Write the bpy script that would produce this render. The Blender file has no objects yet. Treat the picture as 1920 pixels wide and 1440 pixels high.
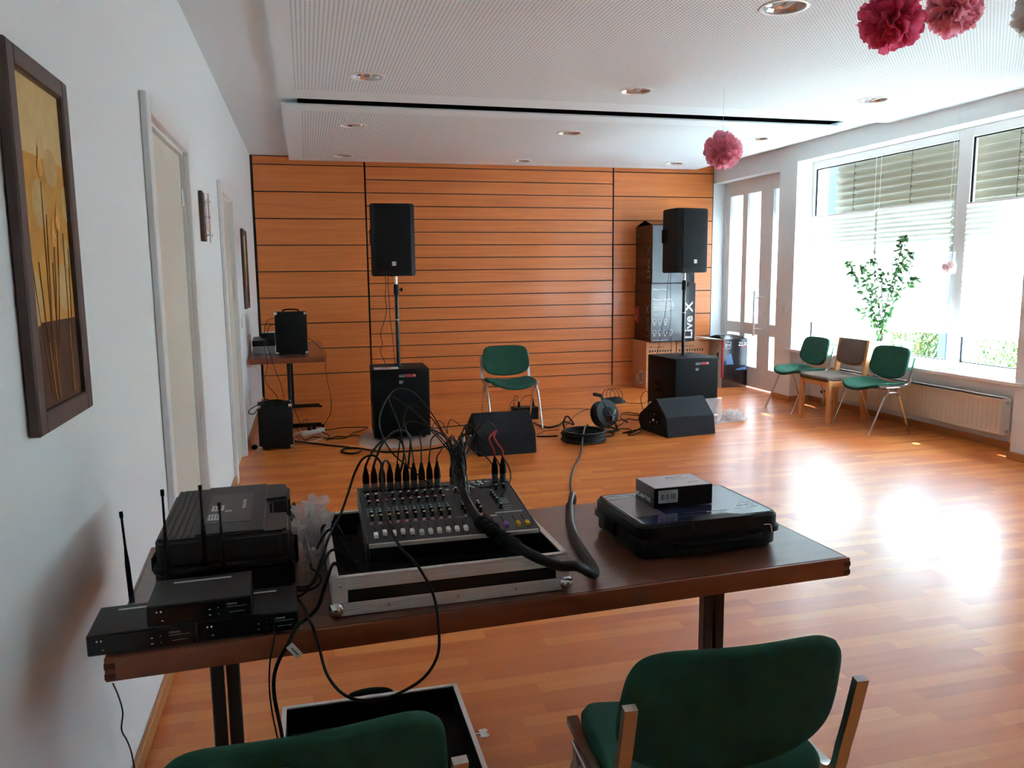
import bpy, bmesh, math, random
from mathutils import Vector, Matrix, noise
PI = math.pi
SC = bpy.context.scene
COL = SC.collection

# ---------------------------------------------------------------- camera, world, sun, exposure
cam_d = bpy.data.cameras.new('camera')
cam_d.sensor_width = 36.0
cam_d.lens = 36.0 * 1491.69 / 1920.0
cam_d.clip_start = 0.05
cam_d.clip_end = 200
cam = bpy.data.objects.new('camera', cam_d)
COL.objects.link(cam)
def cam_axes(yaw, pitch, roll):
    F = Vector((math.sin(yaw) * math.cos(pitch), math.cos(yaw) * math.cos(pitch), math.sin(pitch)))
    R = Vector((math.cos(yaw), -math.sin(yaw), 0))
    U = R.cross(F)
    c, s = math.cos(roll), math.sin(roll)
    return R * c + U * s, U * c - R * s, F
R_, U_, F_ = cam_axes(0.25034, -0.13833, -0.01095)
M_ = Matrix((R_, U_, -F_)).transposed().to_4x4()
M_.translation = Vector((0, 0, 1.5))
cam.matrix_world = M_
SC.camera = cam

SC.view_settings.view_transform = 'Standard'
SC.view_settings.look = 'None'
SC.view_settings.gamma = 1.0
SC.view_settings.use_curve_mapping = False
SC.view_settings.exposure = 2.05
SC.cycles.use_denoising = True
SC.cycles.denoiser = 'OPENIMAGEDENOISE'
SC.cycles.max_bounces = 10
SC.cycles.diffuse_bounces = 5
SC.cycles.glossy_bounces = 4
SC.cycles.transmission_bounces = 6
SC.cycles.transparent_max_bounces = 12
SC.cycles.sample_clamp_indirect = 8.0
SC.cycles.caustics_reflective = False
SC.cycles.caustics_refractive = False

world = bpy.data.worlds.new('daylight')
SC.world = world
world.use_nodes = True
wn = world.node_tree.nodes
bg = wn['Background']
bg.inputs[0].default_value = (0.66, 0.86, 1.15, 1)
bg.inputs[1].default_value = 3.3
sun_d = bpy.data.lights.new('sun', 'SUN')
sun_d.energy = 78.0
sun_d.angle = math.radians(3)
sun_d.color = (0.82, 0.97, 1.14)
sun = bpy.data.objects.new('sun', sun_d)
COL.objects.link(sun)
sun.rotation_euler = Vector((-0.50, -0.28, -1.25)).to_track_quat('-Z', 'Y').to_euler()
sun.location = (12, 6, 12)

# ---------------------------------------------------------------- materials
def lin(c):
    c = c / 255.0
    return c / 12.92 if c <= 0.04045 else ((c + 0.055) / 1.055) ** 2.4
def S(r, g, b):
    return (lin(r), lin(g), lin(b), 1)
def nmat(name):
    m = bpy.data.materials.new(name)
    m.use_nodes = True
    nt = m.node_tree
    return m, nt, nt.nodes, nt.links, nt.nodes['Principled BSDF']
def mat(name, col, rough=0.5, metal=0.0, bump=0.0, bscale=60, coat=0.0, var=0.0, vscale=8, spec=0.5):
    m, nt, N, L, b = nmat(name)
    b.inputs['Base Color'].default_value = col
    b.inputs['Roughness'].default_value = rough
    b.inputs['Metallic'].default_value = metal
    b.inputs['Specular IOR Level'].default_value = spec
    b.inputs['Coat Weight'].default_value = coat
    b.inputs['Coat Roughness'].default_value = 0.1
    tc = N.new('ShaderNodeTexCoord')
    if var:
        n = N.new('ShaderNodeTexNoise'); n.inputs['Scale'].default_value = vscale; n.inputs['Detail'].default_value = 5
        L.new(tc.outputs['Object'], n.inputs['Vector'])
        r = N.new('ShaderNodeMapRange')
        r.inputs['From Min'].default_value = 0.3; r.inputs['From Max'].default_value = 0.7
        r.inputs['To Min'].default_value = 1 - var; r.inputs['To Max'].default_value = 1 + var
        L.new(n.outputs['Fac'], r.inputs['Value'])
        mx = N.new('ShaderNodeVectorMath'); mx.operation = 'SCALE'
        mx.inputs[0].default_value = col[:3]
        L.new(r.outputs['Result'], mx.inputs['Scale'])
        L.new(mx.outputs['Vector'], b.inputs['Base Color'])
    if bump:
        n2 = N.new('ShaderNodeTexNoise'); n2.inputs['Scale'].default_value = bscale; n2.inputs['Detail'].default_value = 4
        L.new(tc.outputs['Object'], n2.inputs['Vector'])
        bp = N.new('ShaderNodeBump'); bp.inputs['Strength'].default_value = bump; bp.inputs['Distance'].default_value = 0.01
        L.new(n2.outputs['Fac'], bp.inputs['Height'])
        L.new(bp.outputs['Normal'], b.inputs['Normal'])
    return m
def wood(name, c1, c2, rough=0.35, scale=(2, 30, 30), coat=0.0, axis_stretch=None):
    m, nt, N, L, b = nmat(name)
    tc = N.new('ShaderNodeTexCoord'); mp = N.new('ShaderNodeMapping')
    mp.inputs['Scale'].default_value = scale
    L.new(tc.outputs['Object'], mp.inputs['Vector'])
    n = N.new('ShaderNodeTexNoise'); n.inputs['Scale'].default_value = 1.0; n.inputs['Detail'].default_value = 6; n.inputs['Distortion'].default_value = 0.6
    L.new(mp.outputs['Vector'], n.inputs['Vector'])
    cr = N.new('ShaderNodeValToRGB')
    cr.color_ramp.elements[0].position = 0.3; cr.color_ramp.elements[0].color = c1
    cr.color_ramp.elements[1].position = 0.7; cr.color_ramp.elements[1].color = c2
    L.new(n.outputs['Fac'], cr.inputs['Fac'])
    L.new(cr.outputs['Color'], b.inputs['Base Color'])
    b.inputs['Roughness'].default_value = rough
    b.inputs['Coat Weight'].default_value = coat
    b.inputs['Coat Roughness'].default_value = 0.15
    return m
def thin(name, col, trans=0.5, rough=0.5, clear=0.0):
    """diffuse + translucent sheet, optionally partly see-through (fabric, paper, foil, frosted glass)"""
    m, nt, N, L, b = nmat(name)
    N.remove(b)
    out = N['Material Output']
    d = N.new('ShaderNodeBsdfDiffuse'); d.inputs['Color'].default_value = col
    t = N.new('ShaderNodeBsdfTranslucent'); t.inputs['Color'].default_value = col
    mx = N.new('ShaderNodeMixShader'); mx.inputs[0].default_value = trans
    L.new(d.outputs[0], mx.inputs[1]); L.new(t.outputs[0], mx.inputs[2])
    g = N.new('ShaderNodeBsdfGlossy'); g.inputs['Roughness'].default_value = rough
    m2 = N.new('ShaderNodeMixShader'); m2.inputs[0].default_value = 0.06 if rough > .3 else 0.14
    L.new(mx.outputs[0], m2.inputs[1]); L.new(g.outputs[0], m2.inputs[2])
    last = m2
    if clear:
        tr = N.new('ShaderNodeBsdfTransparent')
        m3 = N.new('ShaderNodeMixShader'); m3.inputs[0].default_value = clear
        L.new(m2.outputs[0], m3.inputs[1]); L.new(tr.outputs[0], m3.inputs[2])
        last = m3
    L.new(last.outputs[0], out.inputs['Surface'])
    return m
def glass(name):
    m, nt, N, L, b = nmat(name)
    N.remove(b)
    out = N['Material Output']
    tr = N.new('ShaderNodeBsdfTransparent'); tr.inputs['Color'].default_value = (0.93, 0.97, 0.96, 1)
    g = N.new('ShaderNodeBsdfGlossy'); g.inputs['Roughness'].default_value = 0.02
    mx = N.new('ShaderNodeMixShader'); mx.inputs[0].default_value = 0.05
    L.new(tr.outputs[0], mx.inputs[1]); L.new(g.outputs[0], mx.inputs[2])
    L.new(mx.outputs[0], out.inputs['Surface'])
    return m

MT = {}
MT['wall'] = mat('painted_plaster', (0.80, 0.81, 0.81, 1), 0.75, bump=0.05, bscale=180)
MT['frame'] = mat('white_lacquer', (0.78, 0.78, 0.77, 1), 0.35)
MT['door'] = mat('cream_door_paint', S(214, 208, 194), 0.4)
MT['blackgap'] = mat('black_gap', (0.012, 0.010, 0.010, 1), 0.7)
MT['dark'] = mat('void_shade', (0.01, 0.01, 0.01, 1), 0.9)  # black stands in for the shade inside the ceiling slot
MT['skirt'] = wood('oiled_skirting', S(176, 110, 58), S(196, 132, 78), 0.4, (3, 3, 60))
MT['panel'] = wood('cherry_veneer', (0.62, 0.160, 0.030, 1), (0.75, 0.22, 0.046, 1), 0.42, (1.0, 1.0, 22), coat=0.25)
MT['black_plastic'] = mat('black_plastic', S(14, 14, 15), 0.45, bump=0.05, bscale=300, spec=0.3)
MT['black_cab'] = mat('textured_black_paint', S(10, 10, 11), 0.55, bump=0.25, bscale=500, spec=0.18)
MT['grille'] = mat('black_grille', S(9, 9, 12), 0.6, bump=0.3, bscale=700, spec=0.15)
MT['tolex'] = mat('black_vinyl', S(9, 8, 9), 0.55, bump=0.3, bscale=400, spec=0.2)
MT['grey_paint'] = mat('dark_grey_paint', S(25, 25, 30), 0.6, bump=0.15, bscale=500, spec=0.18)
MT['chrome'] = mat('chrome', S(225, 225, 228), 0.16, 1.0)
MT['alu'] = mat('brushed_aluminium', S(232, 224, 222), 0.45, 0.5, bump=0.03, bscale=400)
MT['castalu'] = mat('polished_cast_aluminium', S(205, 203, 200), 0.28, 1.0, bump=0.05, bscale=90)
MT['green'] = mat('green_wool', S(46, 84, 68), 0.95, bump=0.35, bscale=900, var=0.12, vscale=14, spec=0.15)
MT['taupe'] = mat('brown_grey_upholstery', S(110, 92, 82), 0.95, bump=0.3, bscale=700, var=0.1, spec=0.15)
MT['beech'] = wood('beech', S(205, 140, 84), S(222, 160, 104), 0.4, (6, 6, 2))
MT['cable'] = mat('black_cable', S(11, 11, 12), 0.5, spec=0.3)
MT['cable_grey'] = mat('dark_grey_cable', S(50, 51, 54), 0.42)
MT['cable_red'] = mat('red_cable', S(190, 50, 52), 0.45)
MT['white'] = mat('white_plastic', S(225, 223, 218), 0.45)
MT['paper'] = mat('paper', S(225, 222, 220), 0.8)
MT['label'] = mat('pale_label', S(200, 200, 202), 0.6)
MT['ink'] = mat('dark_ink', S(50, 48, 52), 0.7)
MT['inkw'] = mat('white_ink', S(232, 232, 232), 0.6)
MT['red'] = mat('red_print', S(170, 34, 44), 0.5)
MT['carton'] = mat('brown_cardboard', S(196, 140, 100), 0.8, var=0.06, vscale=5)
MT['blackcarton'] = mat('glossy_black_carton', S(18, 19, 24), 0.22, var=0.25, vscale=3, coat=0.3)
MT['greycarton'] = mat('grey_printed_carton', S(84, 88, 98), 0.28, var=0.15, vscale=3, coat=0.3)
MT['walnut'] = wood('dark_table_laminate', S(98, 54, 38), S(120, 70, 50), 0.32, (3, 26, 26), coat=0.55)
MT['edge'] = wood('table_edge_wood', S(122, 58, 30), S(142, 72, 38), 0.35, (4, 30, 30), coat=0.3)
MT['legblack'] = mat('black_steel', S(14, 12, 12), 0.35)
MT['brownframe'] = mat('dark_brown_frame', S(72, 52, 46), 0.42)
MT['blackboard'] = mat('black_laminate', S(9, 9, 10), 0.3)
MT['rubber'] = mat('black_rubber', S(9, 9, 10), 0.75, spec=0.25)
MT['radiator'] = mat('cream_radiator_enamel', S(226, 220, 208), 0.4)
MT['blue'] = mat('dark_blue_label', S(40, 48, 92), 0.12, coat=0.8)
MT['yellow'] = mat('yellow_cap', S(226, 170, 20), 0.4)
MT['purple'] = mat('purple_cap', S(150, 96, 190), 0.4)
MT['teal'] = mat('teal_cap', S(130, 178, 170), 0.4)
MT['cream'] = mat('cream_cap', S(236, 200, 130), 0.4)
MT['mixer'] = mat('mixer_panel_grey', S(48, 45, 48), 0.45)
MT['mixer2'] = mat('mixer_light_grey_print', S(104, 112, 116), 0.5)
MT['foam'] = mat('black_foam', S(18, 18, 20), 0.9, bump=0.3, bscale=300)
MT['screen'] = mat('dark_display', S(12, 12, 16), 0.12)
MT['pleat'] = thin('pleated_fabric', (0.86, 0.88, 0.86, 1), 0.62)
MT['frost'] = thin('frosted_glass', (0.52, 0.55, 0.56, 1), 0.8, 0.2)
MT['bag'] = thin('clear_crinkled_plastic', (0.82, 0.80, 0.82, 1), 0.4, 0.12, 0.42)
MT['glass'] = glass('window_glass')
MT['slat'] = mat('beige_venetian_slat', S(132, 124, 111), 0.4, 0.0)
MT['bluepost'] = mat('blue_post', S(40, 56, 110), 0.5)
MT['cap'] = mat('white_fader_cap', S(252, 250, 248), 0.4)
MT['bark'] = mat('grey_brown_bark', S(96, 80, 66), 0.8)

def floor_mat():
    m, nt, N, L, b = nmat('strip_parquet')
    tc = N.new('ShaderNodeTexCoord'); sp = N.new('ShaderNodeSeparateXYZ')
    L.new(tc.outputs['Object'], sp.inputs[0])
    def math_(op, a, c=None):
        n = N.new('ShaderNodeMath'); n.operation = op
        for i, v in enumerate((a, c)):
            if v is None: continue
            if hasattr(v, 'is_linked') or hasattr(v, 'links'): L.new(v, n.inputs[i])
            else: n.inputs[i].default_value = v
        return n.outputs[0]
    W, LEN = 0.068, 0.62
    ry = math_('DIVIDE', sp.outputs['Y'], W)
    row = math_('FLOOR', ry)
    fy = math_('FRACT', ry)
    w1 = N.new('ShaderNodeTexWhiteNoise'); w1.noise_dimensions = '1D'
    L.new(row, w1.inputs['W'])
    off = math_('MULTIPLY', w1.outputs['Value'], 7.3)
    cx = math_('ADD', math_('DIVIDE', sp.outputs['X'], LEN), off)
    colm = math_('FLOOR', cx); fx = math_('FRACT', cx)
    cb = N.new('ShaderNodeCombineXYZ'); L.new(row, cb.inputs[0]); L.new(colm, cb.inputs[1])
    w2 = N.new('ShaderNodeTexWhiteNoise'); w2.noise_dimensions = '2D'
    L.new(cb.outputs[0], w2.inputs['Vector'])
    mp = N.new('ShaderNodeMapping'); mp.inputs['Scale'].default_value = (2.2, 45, 1)
    L.new(tc.outputs['Object'], mp.inputs['Vector'])
    ad = N.new('ShaderNodeVectorMath'); ad.operation = 'ADD'
    L.new(mp.outputs[0], ad.inputs[0]); L.new(w2.outputs['Color'], ad.inputs[1])
    n = N.new('ShaderNodeTexNoise'); n.inputs['Scale'].default_value = 1.0; n.inputs['Detail'].default_value = 6
    L.new(ad.outputs[0], n.inputs['Vector'])
    f = math_('ADD', math_('MULTIPLY', w2.outputs['Value'], 0.62), math_('MULTIPLY', n.outputs['Fac'], 0.38))
    cr = N.new('ShaderNodeValToRGB')
    e = cr.color_ramp.elements
    e[0].position = 0.12; e[0].color = (0.56, 0.120, 0.018, 1)
    e[1].position = 0.88; e[1].color = (0.80, 0.265, 0.056, 1)
    k = cr.color_ramp.elements.new(0.5); k.color = (0.69, 0.168, 0.027, 1)
    L.new(f, cr.inputs['Fac'])
    # fine seams between the strips
    sy = math_('LESS_THAN', fy, 0.018); sx = math_('LESS_THAN', fx, 0.0022)
    seam = math_('MAXIMUM', sy, sx)
    mx = N.new('ShaderNodeMix'); mx.data_type = 'RGBA'
    L.new(math_('MULTIPLY', seam, 0.32), mx.inputs['Factor'])
    L.new(cr.outputs['Color'], mx.inputs[6]); mx.inputs[7].default_value = S(110, 62, 34)
    L.new(mx.outputs[2], b.inputs['Base Color'])
    b.inputs['Roughness'].default_value = 0.36
    b.inputs['Coat Weight'].default_value = 0.22
    b.inputs['Specular IOR Level'].default_value = 0.42
    b.inputs['Coat Roughness'].default_value = 0.2
    # slight waviness of the lacquer
    n2 = N.new('ShaderNodeTexNoise'); n2.inputs['Scale'].default_value = 1.0; n2.inputs['Detail'].default_value = 2
    mp2 = N.new('ShaderNodeMapping'); mp2.inputs['Scale'].default_value = (1.5, 14, 1)
    L.new(tc.outputs['Object'], mp2.inputs['Vector']); L.new(mp2.outputs[0], n2.inputs['Vector'])
    bp = N.new('ShaderNodeBump'); bp.inputs['Strength'].default_value = 0.22; bp.inputs['Distance'].default_value = 0.004
    L.new(n2.outputs['Fac'], bp.inputs['Height'])
    L.new(bp.outputs['Normal'], b.inputs['Normal']); L.new(bp.outputs['Normal'], b.inputs['Coat Normal'])
    return m
MT['floor'] = floor_mat()

def perf_mat():
    """white board with a square grid of round drilled holes (8 mm every 23 mm), plain border"""
    m, nt, N, L, b = nmat('perforated_acoustic_board')
    tc = N.new('ShaderNodeTexCoord')
    sc_ = N.new('ShaderNodeVectorMath'); sc_.operation = 'SCALE'; sc_.inputs['Scale'].default_value = 1 / 0.0235
    L.new(tc.outputs['Object'], sc_.inputs[0])
    fr = N.new('ShaderNodeVectorMath'); fr.operation = 'FRACTION'; L.new(sc_.outputs[0], fr.inputs[0])
    sb = N.new('ShaderNodeVectorMath'); sb.operation = 'SUBTRACT'; sb.inputs[1].default_value = (0.5, 0.5, 0)
    L.new(fr.outputs[0], sb.inputs[0])
    ml = N.new('ShaderNodeVectorMath'); ml.operation = 'MULTIPLY'; ml.inputs[1].default_value = (1, 1, 0)
    L.new(sb.outputs[0], ml.inputs[0])
    ln = N.new('ShaderNodeVectorMath'); ln.operation = 'LENGTH'; L.new(ml.outputs[0], ln.inputs[0])
    lt = N.new('ShaderNodeMath'); lt.operation = 'LESS_THAN'; lt.inputs[1].default_value = 0.19
    L.new(ln.outputs['Value'], lt.inputs[0])
    mx = N.new('ShaderNodeMix'); mx.data_type = 'RGBA'
    L.new(lt.outputs[0], mx.inputs['Factor'])
    mx.inputs[6].default_value = (0.79, 0.87, 0.90, 1); mx.inputs[7].default_value = (0.14, 0.15, 0.15, 1)
    L.new(mx.outputs[2], b.inputs['Base Color'])
    b.inputs['Roughness'].default_value = 0.7
    return m
MT['perf'] = perf_mat()
MT['board'] = mat('white_board', (0.79, 0.87, 0.90, 1), 0.7)

def leaf_mat(name, c1, c2, trans=0.35):
    m, nt, N, L, b = nmat(name)
    N.remove(b)
    oi = N.new('ShaderNodeNewGeometry')
    cr = N.new('ShaderNodeValToRGB')
    cr.color_ramp.elements[0].color = c1; cr.color_ramp.elements[1].color = c2
    L.new(oi.outputs['Random Per Island'], cr.inputs['Fac'])
    d = N.new('ShaderNodeBsdfDiffuse'); t = N.new('ShaderNodeBsdfTranslucent')
    L.new(cr.outputs[0], d.inputs[0]); L.new(cr.outputs[0], t.inputs[0])
    mx = N.new('ShaderNodeMixShader'); mx.inputs[0].default_value = trans
    L.new(d.outputs[0], mx.inputs[1]); L.new(t.outputs[0], mx.inputs[2])
    g = N.new('ShaderNodeBsdfGlossy'); g.inputs['Roughness'].default_value = 0.35
    m2 = N.new('ShaderNodeMixShader'); m2.inputs[0].default_value = 0.06
    L.new(mx.outputs[0], m2.inputs[1]); L.new(g.outputs[0], m2.inputs[2])
    L.new(m2.outputs[0], N['Material Output'].inputs['Surface'])
    return m
MT['leaf'] = leaf_mat('ficus_leaf', S(40, 82, 42), S(84, 128, 66))
MT['hedge'] = leaf_mat('hedge_leaf', S(34, 60, 30), S(110, 128, 64))
def tissue(name, c1, c2):
    m = leaf_mat(name, c1, c2, 0.5)
    return m
MT['pink_dark'] = tissue('raspberry_tissue', S(226, 72, 118), S(244, 112, 148))
MT['pink'] = tissue('pink_tissue', S(250, 158, 180), S(255, 190, 205))
MT['pink_pale'] = tissue('light_pink_tissue', S(238, 160, 178), S(246, 190, 200))
MT['white_tissue'] = tissue('white_tissue', S(222, 222, 216), S(238, 238, 234))
MT['blush'] = tissue('blush_tissue', S(250, 222, 224), S(255, 240, 238))

# ---------------------------------------------------------------- mesh helpers
def finish(bm, name, m, parent=None, sharp=0.6, smooth=True):
    bm.normal_update()
    for f in bm.faces: f.smooth = smooth
    for e in bm.edges:
        if len(e.link_faces) == 2:
            try:
                if e.calc_face_angle() > sharp: e.smooth = False
            except ValueError:
                pass
    me = bpy.data.meshes.new(name)
    bm.to_mesh(me); bm.free()
    ms = m if isinstance(m, (list, tuple)) else [m]
    for x in ms: me.materials.append(MT[x] if isinstance(x, str) else x)
    o = bpy.data.objects.new(name, me)
    COL.objects.link(o)
    if parent is not None: o.parent = parent
    return o
def thing(name, label, cat, loc=(0, 0, 0), rz=0.0, group=None):
    o = bpy.data.objects.new(name, None)
    o.empty_display_size = 0.1
    COL.objects.link(o)
    o.location = loc; o.rotation_euler = (0, 0, rz)
    tag(o, label, cat, group)
    return o
def tag(o, label, cat, group=None):
    o['label'] = label; o['category'] = cat
    if group: o['group'] = group
    return o
def struct(o):
    o['kind'] = 'structure'
    return o
def NB(): return bmesh.new()
def box(bm, x0, x1, y0, y1, z0, z1, bev=0.0, seg=1, T=None, mi=0):
    r = bmesh.ops.create_cube(bm, size=1.0)
    vs = r['verts']
    for v in vs:
        v.co = Vector(((x0 + x1) / 2 + v.co.x * (x1 - x0), (y0 + y1) / 2 + v.co.y * (y1 - y0), (z0 + z1) / 2 + v.co.z * (z1 - z0)))
    fs = set(f for v in vs for f in v.link_faces)
    if bev > 0:
        es = list(set(e for v in vs for e in v.link_edges))
        rr = bmesh.ops.bevel(bm, geom=es, offset=bev, segments=seg, affect='EDGES', profile=0.5)
        fs = set(rr['faces']) | set(f for f in fs if f.is_valid)
        vs = list(set(v for f in fs for v in f.verts))
    for f in fs: f.material_index = mi
    if T is not None:
        bmesh.ops.transform(bm, matrix=T, verts=vs)
    return vs
def frame_of(d):
    d = d.normalized()
    a = Vector((0, 0, 1)) if abs(d.z) < 0.9 else Vector((1, 0, 0))
    u = d.cross(a).normalized()
    return u, d.cross(u).normalized()
def rings(bm, rs, close=False, cap=True, mi=0):
    n = len(rs[0])
    V = [[bm.verts.new(p) for p in r] for r in rs]
    k = len(V)
    for i in range(k if close else k - 1):
        a, b = V[i], V[(i + 1) % k]
        for j in range(n):
            f = bm.faces.new((a[j], a[(j + 1) % n], b[(j + 1) % n], b[j])); f.material_index = mi
    if cap and not close:
        f = bm.faces.new(list(reversed(V[0]))); f.material_index = mi
        f = bm.faces.new(V[-1]); f.material_index = mi
    return V
def cyl(bm, p0, p1, r0, r1=None, n=16, cap=True, mi=0):
    p0, p1 = Vector(p0), Vector(p1)
    if r1 is None: r1 = r0
    u, w = frame_of(p1 - p0)
    rr = []
    for p, r in ((p0, r0), (p1, r1)):
        rr.append([p + (u * math.cos(2 * PI * j / n) + w * math.sin(2 * PI * j / n)) * r for j in range(n)])
    return rings(bm, rr, cap=cap, mi=mi)
def lathe(bm, prof, c=(0, 0, 0), axis=(0, 0, 1), n=20, mi=0, cap=True):
    """prof: list of (radius, height along axis)"""
    c = Vector(c); ax = Vector(axis).normalized(); u, w = frame_of(ax)
    rr = [[c + ax * h + (u * math.cos(2 * PI * j / n) + w * math.sin(2 * PI * j / n)) * max(r, 1e-5) for j in range(n)] for r, h in prof]
    return rings(bm, rr, cap=cap, mi=mi)
def catmull(pts, k=6, closed=False):
    P = [Vector(p) for p in pts]
    if len(P) < 3: return P
    out = []
    n = len(P)
    rng = n if closed else n - 1
    for i in range(rng):
        if closed:
            a, b, c, d = P[(i - 1) % n], P[i], P[(i + 1) % n], P[(i + 2) % n]
        else:
            a, b, c, d = P[max(i - 1, 0)], P[i], P[i + 1], P[min(i + 2, n - 1)]
        for j in range(k):
            t = j / k
            out.append(0.5 * ((2 * b) + (c - a) * t + (2 * a - 5 * b + 4 * c - d) * t * t + (3 * b - a - 3 * c + d) * t ** 3))
    if not closed: out.append(P[-1])
    return out
def tube(bm, pts, r, n=8, k=6, closed=False, taper=None, mi=0, raw=False):
    P = [Vector(p) for p in pts] if raw else catmull(pts, k, closed)
    Q = [P[0]]
    for p in P[1:]:
        if (p - Q[-1]).length > 1e-5: Q.append(p)
    P = Q
    m = len(P)
    T = []
    for i in range(m):
        if closed: t = P[(i + 1) % m] - P[(i - 1) % m]
        else: t = P[min(i + 1, m - 1)] - P[max(i - 1, 0)]
        T.append(t.normalized() if t.length > 1e-9 else Vector((0, 0, 1)))
    u, _ = frame_of(T[0])
    rr = []
    for i in range(m):
        u = (u - T[i] * u.dot(T[i]))
        u = u.normalized() if u.length > 1e-6 else frame_of(T[i])[0]
        w = T[i].cross(u)
        q = r if taper is None else r * (taper[0] + (taper[1] - taper[0]) * i / (m - 1))
        rr.append([P[i] + (u * math.cos(2 * PI * j / n) + w * math.sin(2 * PI * j / n)) * q for j in range(n)])
    return rings(bm, rr, close=closed, mi=mi)
def prism(bm, poly, a0, a1, axis='x', mi=0, T=None):
    """extrude a 2D polygon along an axis; poly in the other two axes (x: (y,z), y: (x,z), z: (x,y))"""
    def P(a, p):
        return Vector({'x': (a, p[0], p[1]), 'y': (p[0], a, p[1]), 'z': (p[0], p[1], a)}[axis])
    A = [bm.verts.new(P(a0, p)) for p in poly]; B = [bm.verts.new(P(a1, p)) for p in poly]
    n = len(poly)
    fs = [bm.faces.new(A[::-1]), bm.faces.new(B)]
    for j in range(n): fs.append(bm.faces.new((A[j], A[(j + 1) % n], B[(j + 1) % n], B[j])))
    for f in fs: f.material_index = mi
    bmesh.ops.recalc_face_normals(bm, faces=fs)
    if T is not None: bmesh.ops.transform(bm, matrix=T, verts=A + B)
    return A + B
def rrect(w, h, r, n=5, cx=0, cy=0):
    pts = []
    for sx, sy, a0 in ((1, 1, 0), (-1, 1, 90), (-1, -1, 180), (1, -1, 270)):
        for i in range(n + 1):
            a = math.radians(a0 + 90 * i / n)
            pts.append((cx + sx * (w / 2 - r) + r * math.cos(a), cy + sy * (h / 2 - r) + r * math.sin(a)))
    return pts
def quad(bm, a, b, c, d, mi=0):
    f = bm.faces.new([bm.verts.new(Vector(p)) for p in (a, b, c, d)]); f.material_index = mi
    return f
def sheet(bm, P, nu, nv, th=0.0, mi=0, closed_u=False):
    """grid surface P(u,v) for u,v in 0..1; th > 0 gives it a thickness along its normals"""
    G = [[Vector(P(i / nu, j / nv)) for j in range(nv + 1)] for i in range(nu + 1)]
    if th <= 0:
        V = [[bm.verts.new(p) for p in row] for row in G]
        for i in range(nu):
            for j in range(nv):
                f = bm.faces.new((V[i][j], V[i + 1][j], V[i + 1][j + 1], V[i][j + 1])); f.material_index = mi
        return
    def nrm(i, j):
        a = G[min(i + 1, nu)][j] - G[max(i - 1, 0)][j]; b = G[i][min(j + 1, nv)] - G[i][max(j - 1, 0)]
        c = a.cross(b)
        return c.normalized() if c.length > 1e-9 else Vector((0, 0, 1))
    A = [[bm.verts.new(G[i][j] + nrm(i, j) * th / 2) for j in range(nv + 1)] for i in range(nu + 1)]
    B = [[bm.verts.new(G[i][j] - nrm(i, j) * th / 2) for j in range(nv + 1)] for i in range(nu + 1)]
    for i in range(nu):
        for j in range(nv):
            bm.faces.new((A[i][j], A[i + 1][j], A[i + 1][j + 1], A[i][j + 1])).material_index = mi
            bm.faces.new((B[i][j + 1], B[i + 1][j + 1], B[i + 1][j], B[i][j])).material_index = mi
    for i in range(nu):
        for j in (0, nv):
            q = (A[i][j], B[i][j], B[i + 1][j], A[i + 1][j])
            bm.faces.new(q if j == 0 else q[::-1]).material_index = mi
    for j in range(nv):
        for i in (0, nu):
            q = (A[i][j], A[i][j + 1], B[i][j + 1], B[i][j])
            bm.faces.new(q if i == 0 else q[::-1]).material_index = mi
def text(s, size, M, m, parent=None, name='lettering', ext=0.0004, sx=1.0, align='LEFT', sp=1.0, bold=0.0):
    """lettering as a mesh of its own, laid in the plane of matrix M (x = reading direction, y = up)"""
    cu = bpy.data.curves.new(name, 'FONT')
    cu.body = s; cu.size = size; cu.extrude = ext; cu.align_x = align; cu.resolution_u = 2
    cu.space_character = sp; cu.offset = bold
    t = bpy.data.objects.new('tmp_text', cu)
    COL.objects.link(t)
    dg = bpy.context.evaluated_depsgraph_get()
    me = bpy.data.meshes.new_from_object(t.evaluated_get(dg))
    COL.objects.unlink(t); bpy.data.objects.remove(t)
    me.name = name
    me.transform(M @ Matrix.Diagonal((sx, 1, 1, 1)))
    me.materials.clear(); me.materials.append(MT[m] if isinstance(m, str) else m)
    o = bpy.data.objects.new(name, me); COL.objects.link(o)
    if parent is not None: o.parent = parent
    return o
def plane_M(o, xdir, ydir):
    x = Vector(xdir).normalized(); y = Vector(ydir).normalized(); z = x.cross(y)
    M = Matrix((x, y, z)).transposed().to_4x4(); M.translation = Vector(o)
    return M
def dup(root, loc=None, rz=None, label=None, group=None):
    r = root.copy(); COL.objects.link(r)
    if loc is not None: r.location = loc
    if rz is not None: r.rotation_euler = (0, 0, rz)
    if label: r['label'] = label
    if group: r['group'] = group
    for ch in list(root.children):
        c = ch.copy(); COL.objects.link(c); c.parent = r
        for g in list(ch.children):
            d = g.copy(); COL.objects.link(d); d.parent = c
    return r
def simple(name, label, cat, bm, m, group=None, **k):
    return tag(finish(bm, name, m, **k), label, cat, group)

# ================================================================ ROOM
XL, YB, XR, ZC, YN = -0.565, 9.89, 5.345, 2.885, -3.0
# floor
b = NB(); box(b, XL - .3, 5.75, YN, YB + .1, -0.12, 0)
struct(finish(b, 'floor', 'floor'))
# left wall with its two door openings
b = NB()
D1, D2 = (3.355, 4.355, 2.115), (6.03, 6.905, 2.095)
x0, x1 = XL - .26, XL
box(b, x0, x1, YN, D1[0], 0, ZC + .1)
box(b, x0, x1, D1[0], D1[1], D1[2], ZC + .1)
box(b, x0, x1, D1[1], D2[0], 0, ZC + .1)
box(b, x0, x1, D2[0], D2[1], D2[2], ZC + .1)
box(b, x0, x1, D2[1], YB + .1, 0, ZC + .1)
struct(finish(b, 'wall_left', 'wall'))
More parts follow.
